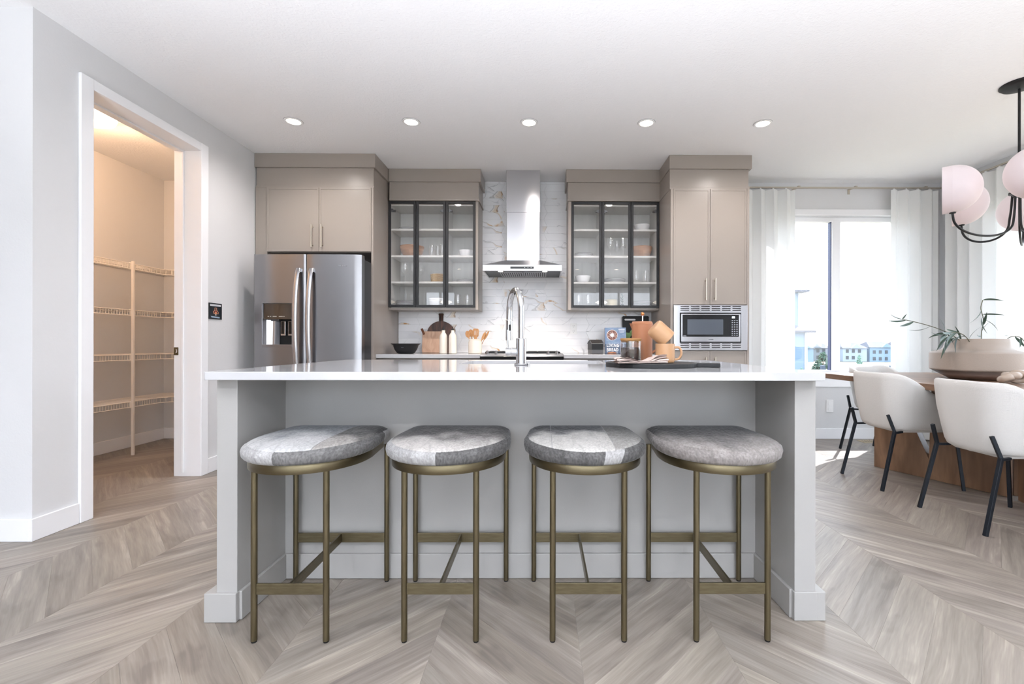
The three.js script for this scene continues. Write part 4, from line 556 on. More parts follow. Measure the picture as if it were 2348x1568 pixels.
{ const t = thing('cookbook', 'blue bread cookbook standing on the right back worktop', 'book', [0.74, YB, -4.56], -0.06); t.rotation.x = -0.14; const w = 0.21, h = 0.262;
  const cover = canvasTex(420, 524, (c, W2, H2) => { c.fillStyle = '#6f86a6'; c.fillRect(0, 0, W2, H2); const r0 = (n) => rnd() * n; for (let i = 0; i < 500; i++) { c.fillStyle = `rgba(${150 + r0(50)},${165 + r0(50)},${190 + r0(40)},0.10)`; c.fillRect(r0(W2), r0(H2 * 0.75), 8 + r0(90), 3 + r0(20)); } c.fillStyle = '#43546e'; c.fillRect(0, 330, W2, 195); for (let i = 0; i < 160; i++) { c.fillStyle = `rgba(80,96,124,0.25)`; c.fillRect(r0(W2), 320 + r0(200), 10 + r0(70), 2 + r0(12)); }
    c.fillStyle = '#ece0d8'; c.beginPath(); c.arc(140, 150, 108, 0, 7); c.fill(); c.fillStyle = '#6b3d34'; c.beginPath(); c.arc(142, 152, 99, 0, 7); c.fill(); for (let i = 0; i < 260; i++) { const a = r0(7), q = 50 + r0(50); c.fillStyle = ['#8a5340', '#4e2a26', '#a56f52', '#d9c2b4'][Math.floor(r0(4))]; c.fillRect(140 + q * Math.cos(a), 150 + q * Math.sin(a), 4 + r0(10), 3 + r0(8)); }
    c.fillStyle = '#f4efec'; c.beginPath(); for (let i = 0; i < 18; i++) { const a = i / 18 * 6.2832, q = i % 2 ? 30 : 62; c.lineTo(140 + q * Math.cos(a), 152 + q * Math.sin(a)); } c.fill();
    c.fillStyle = '#f2f2f2'; c.font = 'bold 88px sans-serif'; c.save(); c.translate(22, 392); c.scale(0.86, 1); c.fillText('LIVING', 0, 0); c.fillText('BREAD', 0, 88); c.restore();
    c.fillStyle = '#f0f0f2'; c.fillRect(270, 28, 124, 14); c.fillStyle = 'rgba(230,230,235,0.75)'; c.fillRect(276, 52, 116, 8); c.fillRect(284, 72, 104, 8); c.fillRect(290, 92, 90, 10);
    c.fillRect(26, 492, 34, 6); c.fillStyle = '#9a5a30'; c.beginPath(); c.ellipse(130, 516, 90, 24, 0, 0, 7); c.fill(); c.fillStyle = '#c98850'; c.beginPath(); c.ellipse(110, 510, 40, 9, 0, 0, 7); c.fill(); });
  const cm = mat('#ffffff', 0.4, { map: cover }), front = new THREE.PlaneGeometry(w, h).translate(0, h / 2, 0.0132);
  part(t, 'pages', bb(-w / 2 + 0.002, w / 2 - 0.004, 0.003, h - 0.003, -0.01, 0.0102), M.white);
  part(t, 'cover', [bb(-w / 2, w / 2, 0, h, 0.0102, 0.013, 0.001), bb(-w / 2, w / 2, 0, h, -0.013, -0.0102, 0.001), bb(-w / 2 - 0.002, -w / 2 + 0.001, 0, h, -0.013, 0.013, 0.001)], mat('#50617d', 0.4)); part(t, 'cover_print', front, cm); }
{ const t = thing('cutting_board', 'black cutting board with a handle slot leaning behind the plant', 'cutting board', [0.99, YB, -4.8]); t.rotation.x = -0.06; part(t, 'board', [poly(rrect(-0.14, 0.14, 0, 0.392, 0.012), 0.012, 0.002, [rrect(-0.118, 0.0, 0.345, 0.364, 0.0093)])], M.blackMatt); part(t, 'slot_liner', poly(rrect(-0.118, 0.0, 0.345, 0.364, 0.0093), 0.006, 0.001).translate(0, 0, 0.002), M.china); }
{ const t = thing('potted_plant', 'small green leafy plant in front of the black cutting board', 'plant', [0.955, YB, -4.66]); part(t, 'pot', lathe([[0, 0], [0.04, 0], [0.052, 0.08], [0.053, 0.09], [0.047, 0.09], [0.045, 0.08], [0, 0.075]]), M.blackMatt);
  const leaf = (L, Wd) => { const n = 8, r = []; for (let i = 0; i <= n; i++) { const f = i / n, w = Wd * Math.sin(Math.PI * Math.pow(f, 0.8)) + 0.0008; r.push([-1, -0.5, 0, 0.5, 1].map((k) => [w * k, f * L, 0.12 * L * Math.sin(f * 2.4) - 0.25 * Math.abs(k) * w + 0.1 * w])); } return loft(r, { closed: false }); };
  for (const [x, y, z, s, rz, rx] of [[-0.06, 0.16, 0.03, 0.085, 0.7, 0.5], [0.0, 0.165, 0.04, 0.09, -0.55, 0.3], [-0.01, 0.15, 0.05, 0.075, -2.6, 0.2], [0.05, 0.18, 0.02, 0.07, -0.9, 0.5], [-0.03, 0.18, 0.0, 0.07, 0.2, 0.3], [0.04, 0.14, 0.05, 0.07, -2.2, 0.4]]) { const q = part(t, 'leaf', leaf(s, s * 0.36), M.leafLight, [x, y, z], [rx, 0, rz]); part(t, 'stalk', tube([[0, 0.075, 0], [x * 0.4, 0.13, z * 0.5], [x, y, z]], 0.002, 10, 5), M.leafLight); } }
// ================================================================ IN THE GLASS CABINETS
{
  const SH = [1.381, 1.638, 1.9, 2.166];
  const plates = (n, r, stepH) => { const g = []; return (t) => { for (let i = 0; i < n; i++) part(t, 'plate', lathe([[0, 0.002], [r * 0.62, 0.002], [r * 0.66, 0], [r * 0.7, 0.004], [r, 0.018], [r, 0.021], [r * 0.68, 0.008], [0, 0.007]], 32).translate(0, i * stepH, 0), M.china); }; };
  const plateThing = (label, group, x, y, z, r) => { const t = thing('plate', label, 'plate', [x, y, z], 0, group); part(t, 'plate', lathe([[0, 0.002], [r * 0.62, 0.002], [r * 0.66, 0], [r * 0.7, 0.004], [r, 0.017], [r, 0.02], [r * 0.68, 0.008], [0, 0.007]], 32), M.china); return t; };
  const stack = (names, where, group, x, y, z, r, n, dy = 0.0115) => { let t; for (let i = 0; i < n; i++) { const l = `plate ${names[i]} ${where}`; if (!i) { t = thing('plate', l, 'plate', [x, y, z], 0, group); part(t, 'plate', lathe([[0, 0.002], [r * 0.62, 0.002], [r * 0.66, 0], [r * 0.7, 0.004], [r, 0.017], [r, 0.02], [r * 0.68, 0.008], [0, 0.007]], 32), M.china); part(t, 'rim', new THREE.TorusGeometry(r, 0.0014, 6, 40).rotateX(Math.PI / 2).translate(0, 0.0185, 0), M.steelDark); } else copyOf(t, l, [x, y + i * dy, z], 0, group); } };
  const bowl = (label, x, y, z, r, h, m = M.china, group) => { const t = thing('bowl', label, 'bowl', [x, y, z], 0, group); part(t, 'bowl', lathe([[0, 0.004], [r * 0.45, 0.004], [r * 0.5, 0], [r * 0.58, 0.003], [r * 0.86, h * 0.4], [r, h * 0.92], [r, h], [r * 0.95, h], [r * 0.8, h * 0.42], [r * 0.5, 0.012], [0, 0.01]], 36), m); return t; };
  const wineProf = [[0, 0], [0.034, 0.001], [0.034, 0.003], [0.008, 0.007], [0.0045, 0.014], [0.004, 0.075], [0.009, 0.086], [0.028, 0.104], [0.037, 0.13], [0.037, 0.155], [0.031, 0.2], [0.0296, 0.2], [0.0355, 0.155], [0.0355, 0.132], [0.027, 0.107], [0, 0.092]];
  const tumblerProf = (h, r) => [[0, 0.0], [r * 0.62, 0.0], [r * 0.8, h * 0.12], [r, h * 0.42], [r * 0.96, h * 0.7], [r * 0.8, h], [r * 0.77, h], [r * 0.93, h * 0.7], [r * 0.965, h * 0.42], [r * 0.75, h * 0.13], [0, h * 0.06]];
  const glassSet = (name, prof, list, group, y) => { let t; list.forEach(([label, x, z], i) => { if (!i) { t = thing(name, label, 'glass', [x, y, z], 0, group); part(t, 'glass', lathe(prof, 32), M.ware); } else copyOf(t, label, [x, y, z], 0, group); }); };
  // left cabinet
  stack(['at the bottom of the pair', 'on top of the pair'], 'on the top shelf of the left glass cabinet', 'plates in the left glass cabinet', -1.385, SH[3], -4.72, 0.1, 2, 0.013);
  bowl('flared wooden bowl in the left glass cabinet', -1.345, SH[2], -4.71, 0.122, 0.115, M.bowlWood);
  glassSet('tall_glass', tumblerProf(0.13, 0.03), [['tall glass, left of three on the third shelf of the left cabinet', -1.135, -4.68], ['tall glass, middle of three on the third shelf of the left cabinet', -1.085, -4.73], ['tall glass, right of three on the third shelf of the left cabinet', -1.03, -4.68]], 'tall glasses', SH[2]);
  bowl('white bowl on the third shelf of the left glass cabinet', -0.785, SH[2], -4.7, 0.075, 0.075);
  glassSet('wine_glass', wineProf, [['wine glass, front left on the second shelf of the left cabinet', -1.4, -4.66], ['wine glass, back left on the second shelf of the left cabinet', -1.36, -4.78], ['wine glass, front right on the second shelf of the left cabinet', -1.305, -4.66], ['wine glass, back right on the second shelf of the left cabinet', -1.275, -4.78]], 'wine glasses in the left cabinet', SH[1]);
  { const t = thing('woven_basket', 'small woven straw basket in the left glass cabinet', 'basket', [-1.06, SH[1], -4.7]); const g = [lathe([[0, 0], [0.07, 0], [0.07, 0.01], [0, 0.01]])]; for (let i = 0; i < 9; i++) { const pts = []; for (let k = 0; k < 48; k++) { const a = k / 48 * Math.PI * 2, w = 0.003 * Math.sin(k * Math.PI / 2 + i * Math.PI); pts.push([(0.08 + i * 0.0006 + w) * Math.cos(a), 0.006 + i * 0.0095, (0.08 + i * 0.0006 + w) * Math.sin(a)]); } g.push(tube(pts, 0.0052, 96, 6, true)); } part(t, 'weave', g, mat('#ffffff', 0.8, { map: woodTex([150, 118, 78], [212, 184, 140], 20, 6, 128, 128) })); }
  stack(['at the bottom of the pair', 'on top of the pair'], 'on the second shelf of the left glass cabinet', 'plates in the left glass cabinet', -0.79, SH[1], -4.72, 0.095, 2, 0.013);
  stack(['at the bottom', 'second from bottom', 'in the middle', 'second from top', 'at the top'], 'of the bottom plate stack in the left glass cabinet', 'stacked plates in the left cabinet', -1.395, SH[0], -4.7, 0.105, 5, 0.0125);
  bowl('white bowl at the bottom of the pair in the left glass cabinet', -1.07, SH[0], -4.68, 0.095, 0.075); bowl('white bowl on top of the pair in the left glass cabinet', -1.07, SH[0] + 0.02, -4.68, 0.095, 0.075);
  glassSet('stemless_glass', tumblerProf(0.135, 0.041), [['stemless glass, left of two on the bottom shelf of the left cabinet', -0.86, -4.65], ['stemless glass, right of two on the bottom shelf of the left cabinet', -0.765, -4.66]], 'stemless glasses', SH[0]);
  // right cabinet
  bowl('white bowl on the top shelf of the right glass cabinet', 1.03, SH[3], -4.7, 0.08, 0.075);
  stack(['at the bottom of three', 'in the middle of three', 'on top of three'], 'on the third shelf of the right glass cabinet', 'plates in the right glass cabinet', 0.43, SH[2], -4.71, 0.095, 3, 0.012);
  glassSet('wine_glass', wineProf, [['wine glass, front left on the third shelf of the right cabinet', 0.7, -4.66], ['wine glass, front right on the third shelf of the right cabinet', 0.83, -4.66], ['wine glass, at the back on the third shelf of the right cabinet', 0.785, -4.78]], 'wine glasses in the right cabinet', SH[2]);
  bowl('flared wooden bowl in the right glass cabinet', 1.025, SH[2], -4.71, 0.112, 0.115, M.bowlWood);
  bowl('white bowl on the second shelf of the right glass cabinet', 0.42, SH[1], -4.7, 0.08, 0.075);
  stack(['at the bottom of three', 'in the middle of three', 'on top of three'], 'on the second shelf of the right glass cabinet', 'plates on the second shelf of the right glass cabinet', 0.75, SH[1], -4.71, 0.11, 3, 0.0125);
  glassSet('tall_glass', tumblerProf(0.13, 0.033), [['tall glass, left of two on the second shelf of the right cabinet', 0.965, -4.67], ['tall glass, right of two on the second shelf of the right cabinet', 1.06, -4.67]], 'tall glasses in the right cabinet', SH[1]);
  glassSet('stemless_glass', tumblerProf(0.135, 0.041), [['stemless glass, left of two on the bottom shelf of the right cabinet', 0.375, -4.66], ['stemless glass, right of two on the bottom shelf of the right cabinet', 0.47, -4.66]], 'stemless glasses in the right cabinet', SH[0]);
  { const t = thing('woven_pot', 'cream woven pot on the bottom shelf of the right glass cabinet', 'pot', [0.71, SH[0], -4.69]); part(t, 'pot', lathe([[0, 0], [0.06, 0], [0.066, 0.02], [0.067, 0.075], [0.062, 0.088], [0.057, 0.088], [0.06, 0.07], [0.058, 0.015], [0, 0.008]]), mat('#cdbf9c', 0.75, { bumpMap: tiled(linenTex, 3), bumpScale: 0.003 })); }
  { const t = thing('greenery_sprig', 'dark green sprig beside the cream pot in the glass cabinet', 'plant', [0.82, SH[0], -4.66]); part(t, 'vase', lathe([[0, 0], [0.02, 0], [0.024, 0.02], [0.012, 0.045], [0.01, 0.045], [0.02, 0.02], [0, 0.004]]), M.black); part(t, 'stem', tube([[0, 0.01, 0], [0.004, 0.06, 0], [-0.004, 0.125, 0]], 0.0014, 12, 5), M.stem); for (const [y, a] of [[0.055, 0.8], [0.065, -0.9], [0.08, 0.7], [0.09, -0.7], [0.105, 0.5], [0.125, -0.1]]) part(t, 'leaf', new THREE.SphereGeometry(1, 8, 6).scale(0.006, 0.017, 0.002).translate(0, 0.014, 0), M.leaf, [0, y, 0], [0, a, -a]); }
  stack(['at the bottom', 'second from bottom', 'in the middle', 'second from top', 'at the top'], 'of the bottom plate stack in the right glass cabinet', 'stacked plates in the right cabinet', 1.03, SH[0], -4.7, 0.1, 5, 0.0125);
}

// ================================================================ DINING CORNER
{ // table
  const t = thing('dining_table', 'long wooden dining table with crossed slab legs', 'table', [3.17, 0, -2.98], 0.03), L = 1.32, Wd = 0.545;
  part(t, 'tabletop', [muv(poly(rrect(-Wd, Wd, -L, L, 0.02), 0.045, 0.003).rotateX(Math.PI / 2).translate(0, 0.75, 0), 1)], M.oak);
  const slab = [[0, 0], [0.83, 0], [0.83, 0.702], [0.4, 0.702], [0.385, 0.15], [0.15, 0.702], [0, 0.702]];
  for (const [sx, sz] of [[-1, -1], [1, -1], [-1, 1], [1, 1]]) { const a = Math.atan2(sz * -0.73, sx * 0.3), g = muv(poly(slab.map(([x, y]) => [0.83 - x, y]).reverse(), 0.07, 0.003), 1, 0, 0, true).translate(0, 0.0015, -0.035).rotateY(a).translate(sx * 0.035, 0, sz * 0.045); part(t, 'leg', g, M.oak); }
}
{ // upholstered chairs: a bent shell on four kinked steel legs
  const path = []; { const rear = -0.232, hw = 0.252, r = 0.15, front = 0.235; const seg = (a, b, n) => { for (let i = 0; i < n; i++) path.push([a[0] + (b[0] - a[0]) * i / n, a[1] + (b[1] - a[1]) * i / n]); }; const arc = (cx, cz, a0, a1, n) => { for (let i = 0; i < n; i++) { const a = a0 + (a1 - a0) * i / n; path.push([cx + r * Math.cos(a), cz + r * Math.sin(a)]); } };
    seg([front, hw - 0.015], [rear + r, hw], 10); arc(rear + r, hw - r, Math.PI / 2, Math.PI, 12); seg([rear, hw - r], [rear, r - hw], 6); arc(rear + r, r - hw, Math.PI, Math.PI * 1.5, 12); seg([rear + r, -hw], [front, -hw + 0.015], 10); path.push([front, -hw + 0.015]); }
  const N = path.length, top = (i) => { const [x] = path[i]; const f = step(-0.2, 0.2, x); return 0.812 - 0.185 * Math.pow(f, 0.9); };
  const at = (i, y, inset) => { const a = path[Math.max(0, i - 1)], b = path[Math.min(N - 1, i + 1)], d = V2(b[0] - a[0], b[1] - a[1]).normalize(), n = V2(d.y, -d.x), [x, z] = path[i]; const s = n.dot(V2(x - 0.05, z)) > 0 ? 1 : -1, fl = 0.85 + 0.15 * step(0.36, 0.72, y) + 0.03 * step(0.6, 0.85, y); return [(x - 0.04) * fl + 0.04 - s * n.x * inset, y, z * fl - s * n.y * inset]; };
  const rows = [], bot = (i) => 0.402 + 0.012 * Math.abs(path[i][1]) / 0.25; // section: down the inside, round the rim, down the outside
  const prof = [[0.0, 0.05, 'b'], [0.12, 0.052, 'f'], [0.5, 0.05, 'f'], [0.85, 0.048, 'f'], [0.955, 0.044, 'f'], [0.985, 0.036, 'f'], [1, 0.024, 'f'], [0.993, 0.01, 'f'], [0.97, 0.002, 'f'], [0.9, 0, 'f'], [0.6, 0, 'f'], [0.3, 0, 'f'], [0.1, 0.002, 'f'], [0.03, 0.01, 'f'], [0, 0.028, 'b']];
  for (const [f, ins] of prof) rows.push(Array.from({ length: N }, (_, i) => { const y0 = bot(i), y1 = top(i); const end = Math.min(i, N - 1 - i), e = end < 3 ? (3 - end) * 0.006 : 0; return at(i, y0 + (y1 - y0 - e * 1.4) * f + (f < 0.1 ? e * 0.4 : 0), ins); }));
  rows.push(rows[0]);
  const cols = Array.from({ length: N }, (_, i) => rows.map((r) => r[i]));
  const shellGeo = muv(loft(cols.map((c) => c.slice(0, -1)), { closed: true, capStart: true, capEnd: true })); // rings across the section, swept along the bend
  const smooth = (g) => { const m = mergeVertices((() => { const q = g.clone(); q.deleteAttribute('uv'); q.deleteAttribute('normal'); return q; })(), 1e-5); m.computeVertexNormals(); return muv(toCreasedNormals(m, 1.0)); };
  const seatPts = rrect(-0.14, 0.235, -0.165, 0.165, 0.05), seatGeo = muv(new THREE.ExtrudeGeometry(new THREE.Shape(seatPts.map((p) => V2(...p))), { depth: 0.05, bevelEnabled: true, bevelSize: 0.018, bevelThickness: 0.02, bevelOffset: -0.01, bevelSegments: 4 }).rotateX(-Math.PI / 2).translate(0, 0.415, 0));
  function chair(label, p, turn) {
    const t = thing('dining_chair', label, 'chair', p, turn, 'upholstered chairs at the dining table');
    part(t, 'shell', smooth(shellGeo), M.boucle); part(t, 'seat', seatGeo, M.boucle);
    for (const s of [-1, 1]) {
      part(t, 'leg', [bar([-0.226, 0.525, s * 0.185], [-0.187, 0.405, s * 0.197], 0.018, 0.018, 0.002), bar([-0.187, 0.411, s * 0.197], [-0.285, 0.0, s * 0.211], 0.019, 0.019, 0.002)], M.chairLeg);
      part(t, 'leg', bar([0.245, 0.405, s * 0.19], [0.285, 0.0, s * 0.211], 0.019, 0.019, 0.002), M.chairLeg);
      part(t, 'rail', [bar([-0.19, 0.4, s * 0.196], [-0.12, 0.404, s * 0.18], 0.016, 0.014, 0.002), bar([-0.12, 0.404, s * 0.15], [0.25, 0.404, s * 0.15], 0.016, 0.014, 0.002), bar([0.245, 0.404, s * 0.14], [0.245, 0.404, s * 0.2], 0.016, 0.014, 0.002)], M.chairLeg);
    }
    return t;
  }
  const a = chair('cream upholstered dining chair nearest the camera, cut by the right edge', [2.641, 0, -2.613], 0);
  copyOf(a, 'cream upholstered dining chair in the middle, next to the island end', [2.641, 0, -3.347], 0);
  copyOf(a, 'cream upholstered dining chair at the window end of the table', [3.18, 0, -4.19], -Math.PI / 2 + 0.26);
}
{ // vase with branches
  const vx = 3.36, vz = -3.5, t = thing('vase', 'wide beige stoneware vase with a brown foot on the table', 'vase', [vx, 0.751, vz]);
  part(t, 'body', lathe([[0, 0.064], [0.265, 0.064], [0.276, 0.07], [0.281, 0.08], [0.281, 0.196], [0.276, 0.207], [0.25, 0.214], [0.212, 0.226], [0.196, 0.243], [0.19, 0.27], [0.186, 0.306], [0.18, 0.308], [0.176, 0.302], [0.18, 0.26], [0, 0.2]], 64), mat('#a3968b', 0.6, { bumpMap: tiled(speckTex, 5), bumpScale: 0.0006 }));
  part(t, 'foot', lathe([[0, 0], [0.155, 0], [0.165, 0.003], [0.27, 0.066], [0, 0.066]], 64), mat('#6f5648', 0.6));
  const leaf = (L, Wd, bend) => { const n = 10, r = []; for (let i = 0; i <= n; i++) { const f = i / n, w = Wd * Math.sin(Math.PI * Math.pow(f, 0.75)) + 0.0006; r.push([-1, -0.5, 0, 0.5, 1].map((k) => [w * k, f * L, bend * L * f * f - 0.3 * Math.abs(k) * w])); } return loft(r, { closed: false }); };
  const lg = [leaf(0.13, 0.008, 0.35), leaf(0.17, 0.009, -0.4), leaf(0.1, 0.009, 0.2), leaf(0.15, 0.012, 0.45)];
  const branch = (label, pts, leaves) => { const b = thing('leafy_branch', label, 'branch', pts[0]); const loc = pts.map((p) => p.map((v, i) => v - pts[0][i])), cv = new THREE.CatmullRomCurve3(loc.map((p) => V(...p))); part(b, 'stem', new THREE.TubeGeometry(cv, 40, 0.0028, 6), M.stem);
    for (const [f, dir, k, s = 1] of leaves) { const p = cv.getPointAt(f), m = part(b, 'leaf', lg[k], M.leaf, p.toArray()); m.quaternion.setFromUnitVectors(V(0, 1, 0), V(...dir).normalize()); m.rotateY(k * 1.3 + f * 3); m.scale.setScalar(s); } };
  const y = 1.05;
  branch('long dark green branch reaching left out of the vase', [[3.3, y - 0.09, -3.47], [3.13, y + 0.03, -3.44], [2.98, y + 0.09, -3.42], [2.8, y + 0.14, -3.42], [2.72, y + 0.155, -3.42]], [[0.2, [-0.2, 1, 0.1], 1, 0.8], [0.3, [-0.8, -0.45, 0.1], 3, 1.25], [0.34, [-0.9, -0.2, 0.2], 3, 1.2], [0.38, [-0.8, -0.55, 0.2], 1, 1.1], [0.42, [-1, -0.05, -0.1], 1, 1.1], [0.46, [-0.2, 0.9, 0.1], 2], [0.5, [0.7, -0.5, 0.1], 0], [0.66, [-0.9, -0.5, 0.1], 0, 1.2], [0.86, [-0.95, -0.45, 0.1], 1], [0.95, [-1, -0.3, 0], 1, 1.2], [0.98, [-1, 0.05, 0.1], 1, 1.1], [1, [0.6, 0.7, 0], 2, 0.5]]);
  branch('short dense green branch low at the left rim of the vase', [[3.27, y - 0.09, -3.42], [3.17, y + 0.02, -3.38], [3.06, y + 0.055, -3.34], [2.95, y + 0.04, -3.32]], [[0.3, [0.25, 1, 0.1], 0, 0.9], [0.42, [-0.9, 0.1, 0.2], 3], [0.55, [-0.9, -0.5, 0.2], 3, 1.15], [0.6, [-1, 0.2, 0], 1], [0.7, [-0.85, -0.5, 0], 3, 1.2], [0.8, [-1, -0.15, 0.2], 1, 1.1], [0.9, [-0.9, -0.5, 0.1], 3], [1, [-1, -0.2, 0.1], 1, 0.8]]);
  branch('upright green branch rising from the middle of the vase', [[3.4, y - 0.09, -3.5], [3.4, y + 0.05, -3.5], [3.415, y + 0.16, -3.5], [3.395, y + 0.25, -3.5], [3.41, y + 0.31, -3.5]], [[0.3, [-0.9, -0.1, 0.3], 0, 0.8], [0.35, [0.15, 1, 0.1], 0, 0.8], [0.5, [0.2, 1, 0.2], 3, 0.7], [0.62, [0.85, -0.3, 0.1], 0, 1.1], [0.68, [-0.5, -0.8, 0.2], 3, 0.9], [0.72, [0.8, 0.1, 0.2], 1, 0.7], [0.8, [-0.4, -0.9, 0.1], 0], [1, [0.95, 0.2, 0.1], 3, 0.75]]);
  branch('drooping green sprig over the right rim of the vase', [[3.46, y - 0.09, -3.42], [3.475, y + 0.02, -3.36], [3.5, y + 0.02, -3.31], [3.51, y - 0.01, -3.29]], [[0.7, [0.5, -0.8, 0.3], 3, 0.7], [0.85, [-0.4, -0.8, 0.4], 2, 0.8], [1, [0.5, -0.9, 0.1], 3, 0.8], [0.6, [-0.9, 0.3, 0.2], 2, 0.6]]);
}
{ const t = thing('wooden_knot', 'carved wooden knot ornament on the table in front of the vase', 'ornament', [3.2, 0.751, -3.08]); const loop = (cx, cz, R, tilt, turn) => new THREE.TorusGeometry(R, 0.024, 14, 40).scale(1, 0.86, 1).rotateX(tilt).rotateY(turn).translate(cx, 0, cz);
  const gs = [loop(-0.035, 0, 0.034, 1.1, 0.4), loop(0.035, 0.01, 0.036, 0.5, -0.5), loop(0.0, 0.0, 0.036, 1.5, 1.3)]; gs.forEach((g, i) => { g.computeBoundingBox(); g.translate(0, -g.boundingBox.min.y + (i === 2 ? 0.03 : 0), 0); part(t, 'link', muv(g, 3), mat('#b0a092', 0.25)); }); }
{ // chandelier
  const cx = 3.165, cz = -3.0, t = thing('chandelier', 'black chandelier with frosted half-dome glass shades above the table', 'chandelier', [cx, 0, cz]), yh = 2.03;
  part(t, 'canopy', lathe([[0, CEIL - 0.032], [0.02, CEIL - 0.034], [0.085, CEIL - 0.022], [0.1, CEIL - 0.008], [0.1, CEIL - 0.001], [0, CEIL - 0.001]], 48), M.iron); part(t, 'stem', rod([0, yh, 0], [0, CEIL - 0.03, 0], 0.0075), M.iron);
  part(t, 'hub', [cyl(0.052, 0.052, 0.012, 0, yh - 0.012, 0, 32), cyl(0.034, 0.034, 0.03, 0, yh - 0.03, 0, 24)], M.iron);
  const shadeGeo = (() => { const p = []; for (let i = 0; i <= 18; i++) { const a = i / 18 * Math.PI / 2; p.push([0.148 * Math.sin(a) + 1e-4, -0.145 * Math.cos(a)]); } p.push([0.149, 0.0], [0.148, 0.05], [0.145, 0.05]); for (let i = 18; i >= 0; i--) { const a = i / 18 * Math.PI / 2; p.push([0.144 * Math.sin(a) + 1e-4, -0.141 * Math.cos(a)]); } return new THREE.LatheGeometry(p.map((q) => V2(...q)), 48).rotateZ(Math.PI / 2); })(); // opening towards -x, dome to +x
  const frost = new THREE.MeshPhysicalMaterial({ color: '#e4dcdf', roughness: 0.75, transmission: 0.2, thickness: 0, emissive: new THREE.Color('#ffe3e0'), emissiveIntensity: 0.03 });
  const bulbM = glow('#ffe6d2', 1.1);
  for (const [dx, dz, nx, nz] of [[-0.535, 0.1, -0.74, -0.67], [-0.2, -0.2, -0.72, -0.69], [-0.33, 0.42, 0.8, -0.6], [0.42, 0.3, 0.7, 0.7], [0.4, -0.35, 0.9, -0.4]]) {
    const L = Math.hypot(dx, dz), ux = dx / L, uz = dz / L, yl = 1.725, ye = 1.86, hx = ux * 0.032, hz = uz * 0.032;
    const pts = [[hx, yh - 0.02, hz], [hx * 1.2, yh - 0.12, hz * 1.2]]; for (let i = 0; i <= 10; i++) { const a = Math.PI * i / 10, f = (1 - Math.cos(a)) / 2; pts.push([hx * 1.4 + (dx - hx * 1.4) * f, yl + 0.13 * (1 - Math.pow(Math.sin(a), 0.8)), hz * 1.4 + (dz - hz * 1.4) * f]); } pts.push([dx, ye + 0.03, dz]);
    part(t, 'arm', tube(pts, 0.0068, 60, 10), M.iron);
    part(t, 'socket', [cyl(0.016, 0.02, 0.012, dx, ye - 0.004, dz, 20), cyl(0.011, 0.011, 0.1, dx, ye + 0.008, dz, 16)], M.iron);
    const sy = 2.01, sh = part(t, 'shade', shadeGeo, frost, [dx, sy, dz], [0, Math.atan2(nz, -nx), 0]);
    part(t, 'bulb', new THREE.SphereGeometry(0.032, 20, 14), bulbM, [dx, sy - 0.015, dz]);
    const pl = new THREE.PointLight('#ffe2cc', 0.008); pl.name = 'chandelier_bulb'; pl.position.set(dx, sy - 0.015, dz); pl.castShadow = true; t.add(pl);
  }
}
// curtains on ceiling-mounted rails
function drape(label, a, b, yTop, waves, amp, group, seedK) { // a, b: [x, z] ends of the rail
  const n = waves * 12, dx = b[0] - a[0], dz = b[1] - a[1], L = Math.hypot(dx, dz), nx = -dz / L, nz = dx / L, rings = [], rows = 14;
  for (let j = 0; j <= rows; j++) { const f = j / rows, y = 0.015 + (yTop - 0.015) * (1 - f); rings.push(Array.from({ length: n + 1 }, (_, i) => { const u = i / n, w = Math.sin(u * waves * Math.PI * 2), s = amp * Math.sign(w) * Math.pow(Math.abs(w), 1.1) * (0.85 + 0.35 * noise(u * waves * 0.7 + seedK, f * 2)) + 0.01 * (noise(u * 4 + seedK, f * 2.5) - 0.5) * f; const sl = 0.007 * Math.sin(u * waves * Math.PI * 4); return [a[0] + dx * u + dx / L * sl + nx * s, y, a[1] + dz * u + dz / L * sl + nz * s]; })); }
  const o = [(a[0] + b[0]) / 2, 0, (a[1] + b[1]) / 2], t = thing('curtain', label, 'curtain', o, 0, group); const g = loft(rings, { closed: false }); g.translate(-o[0], 0, -o[2]); part(t, 'panel', muv(g), M.sheer);
  const hooks = []; for (let i = 0; i < waves; i++) { const u = (i + 0.25) / waves; hooks.push(bb(a[0] + dx * u - o[0] - 0.008, a[0] + dx * u - o[0] + 0.008, yTop - 0.004, yTop + 0.016, a[1] + dz * u - o[2] - 0.008, a[1] + dz * u - o[2] + 0.008, 0.002)); } part(t, 'glider', hooks, M.white);
}
const ZC = -4.76, XC = 4.19;
drape('white sheer curtain between the tall cabinet and the window', [1.985, ZC], [2.655, ZC], 2.636, 5, 0.028, 'sheer curtains', 3);
drape('white sheer curtain right of the window in the corner', [3.665, ZC], [4.165, ZC], 2.636, 4, 0.028, 'sheer curtains', 11);
drape('white sheer curtain along the right wall', [XC, -4.7], [XC, -3.78], 2.636, 7, 0.03, 'sheer curtains', 23);
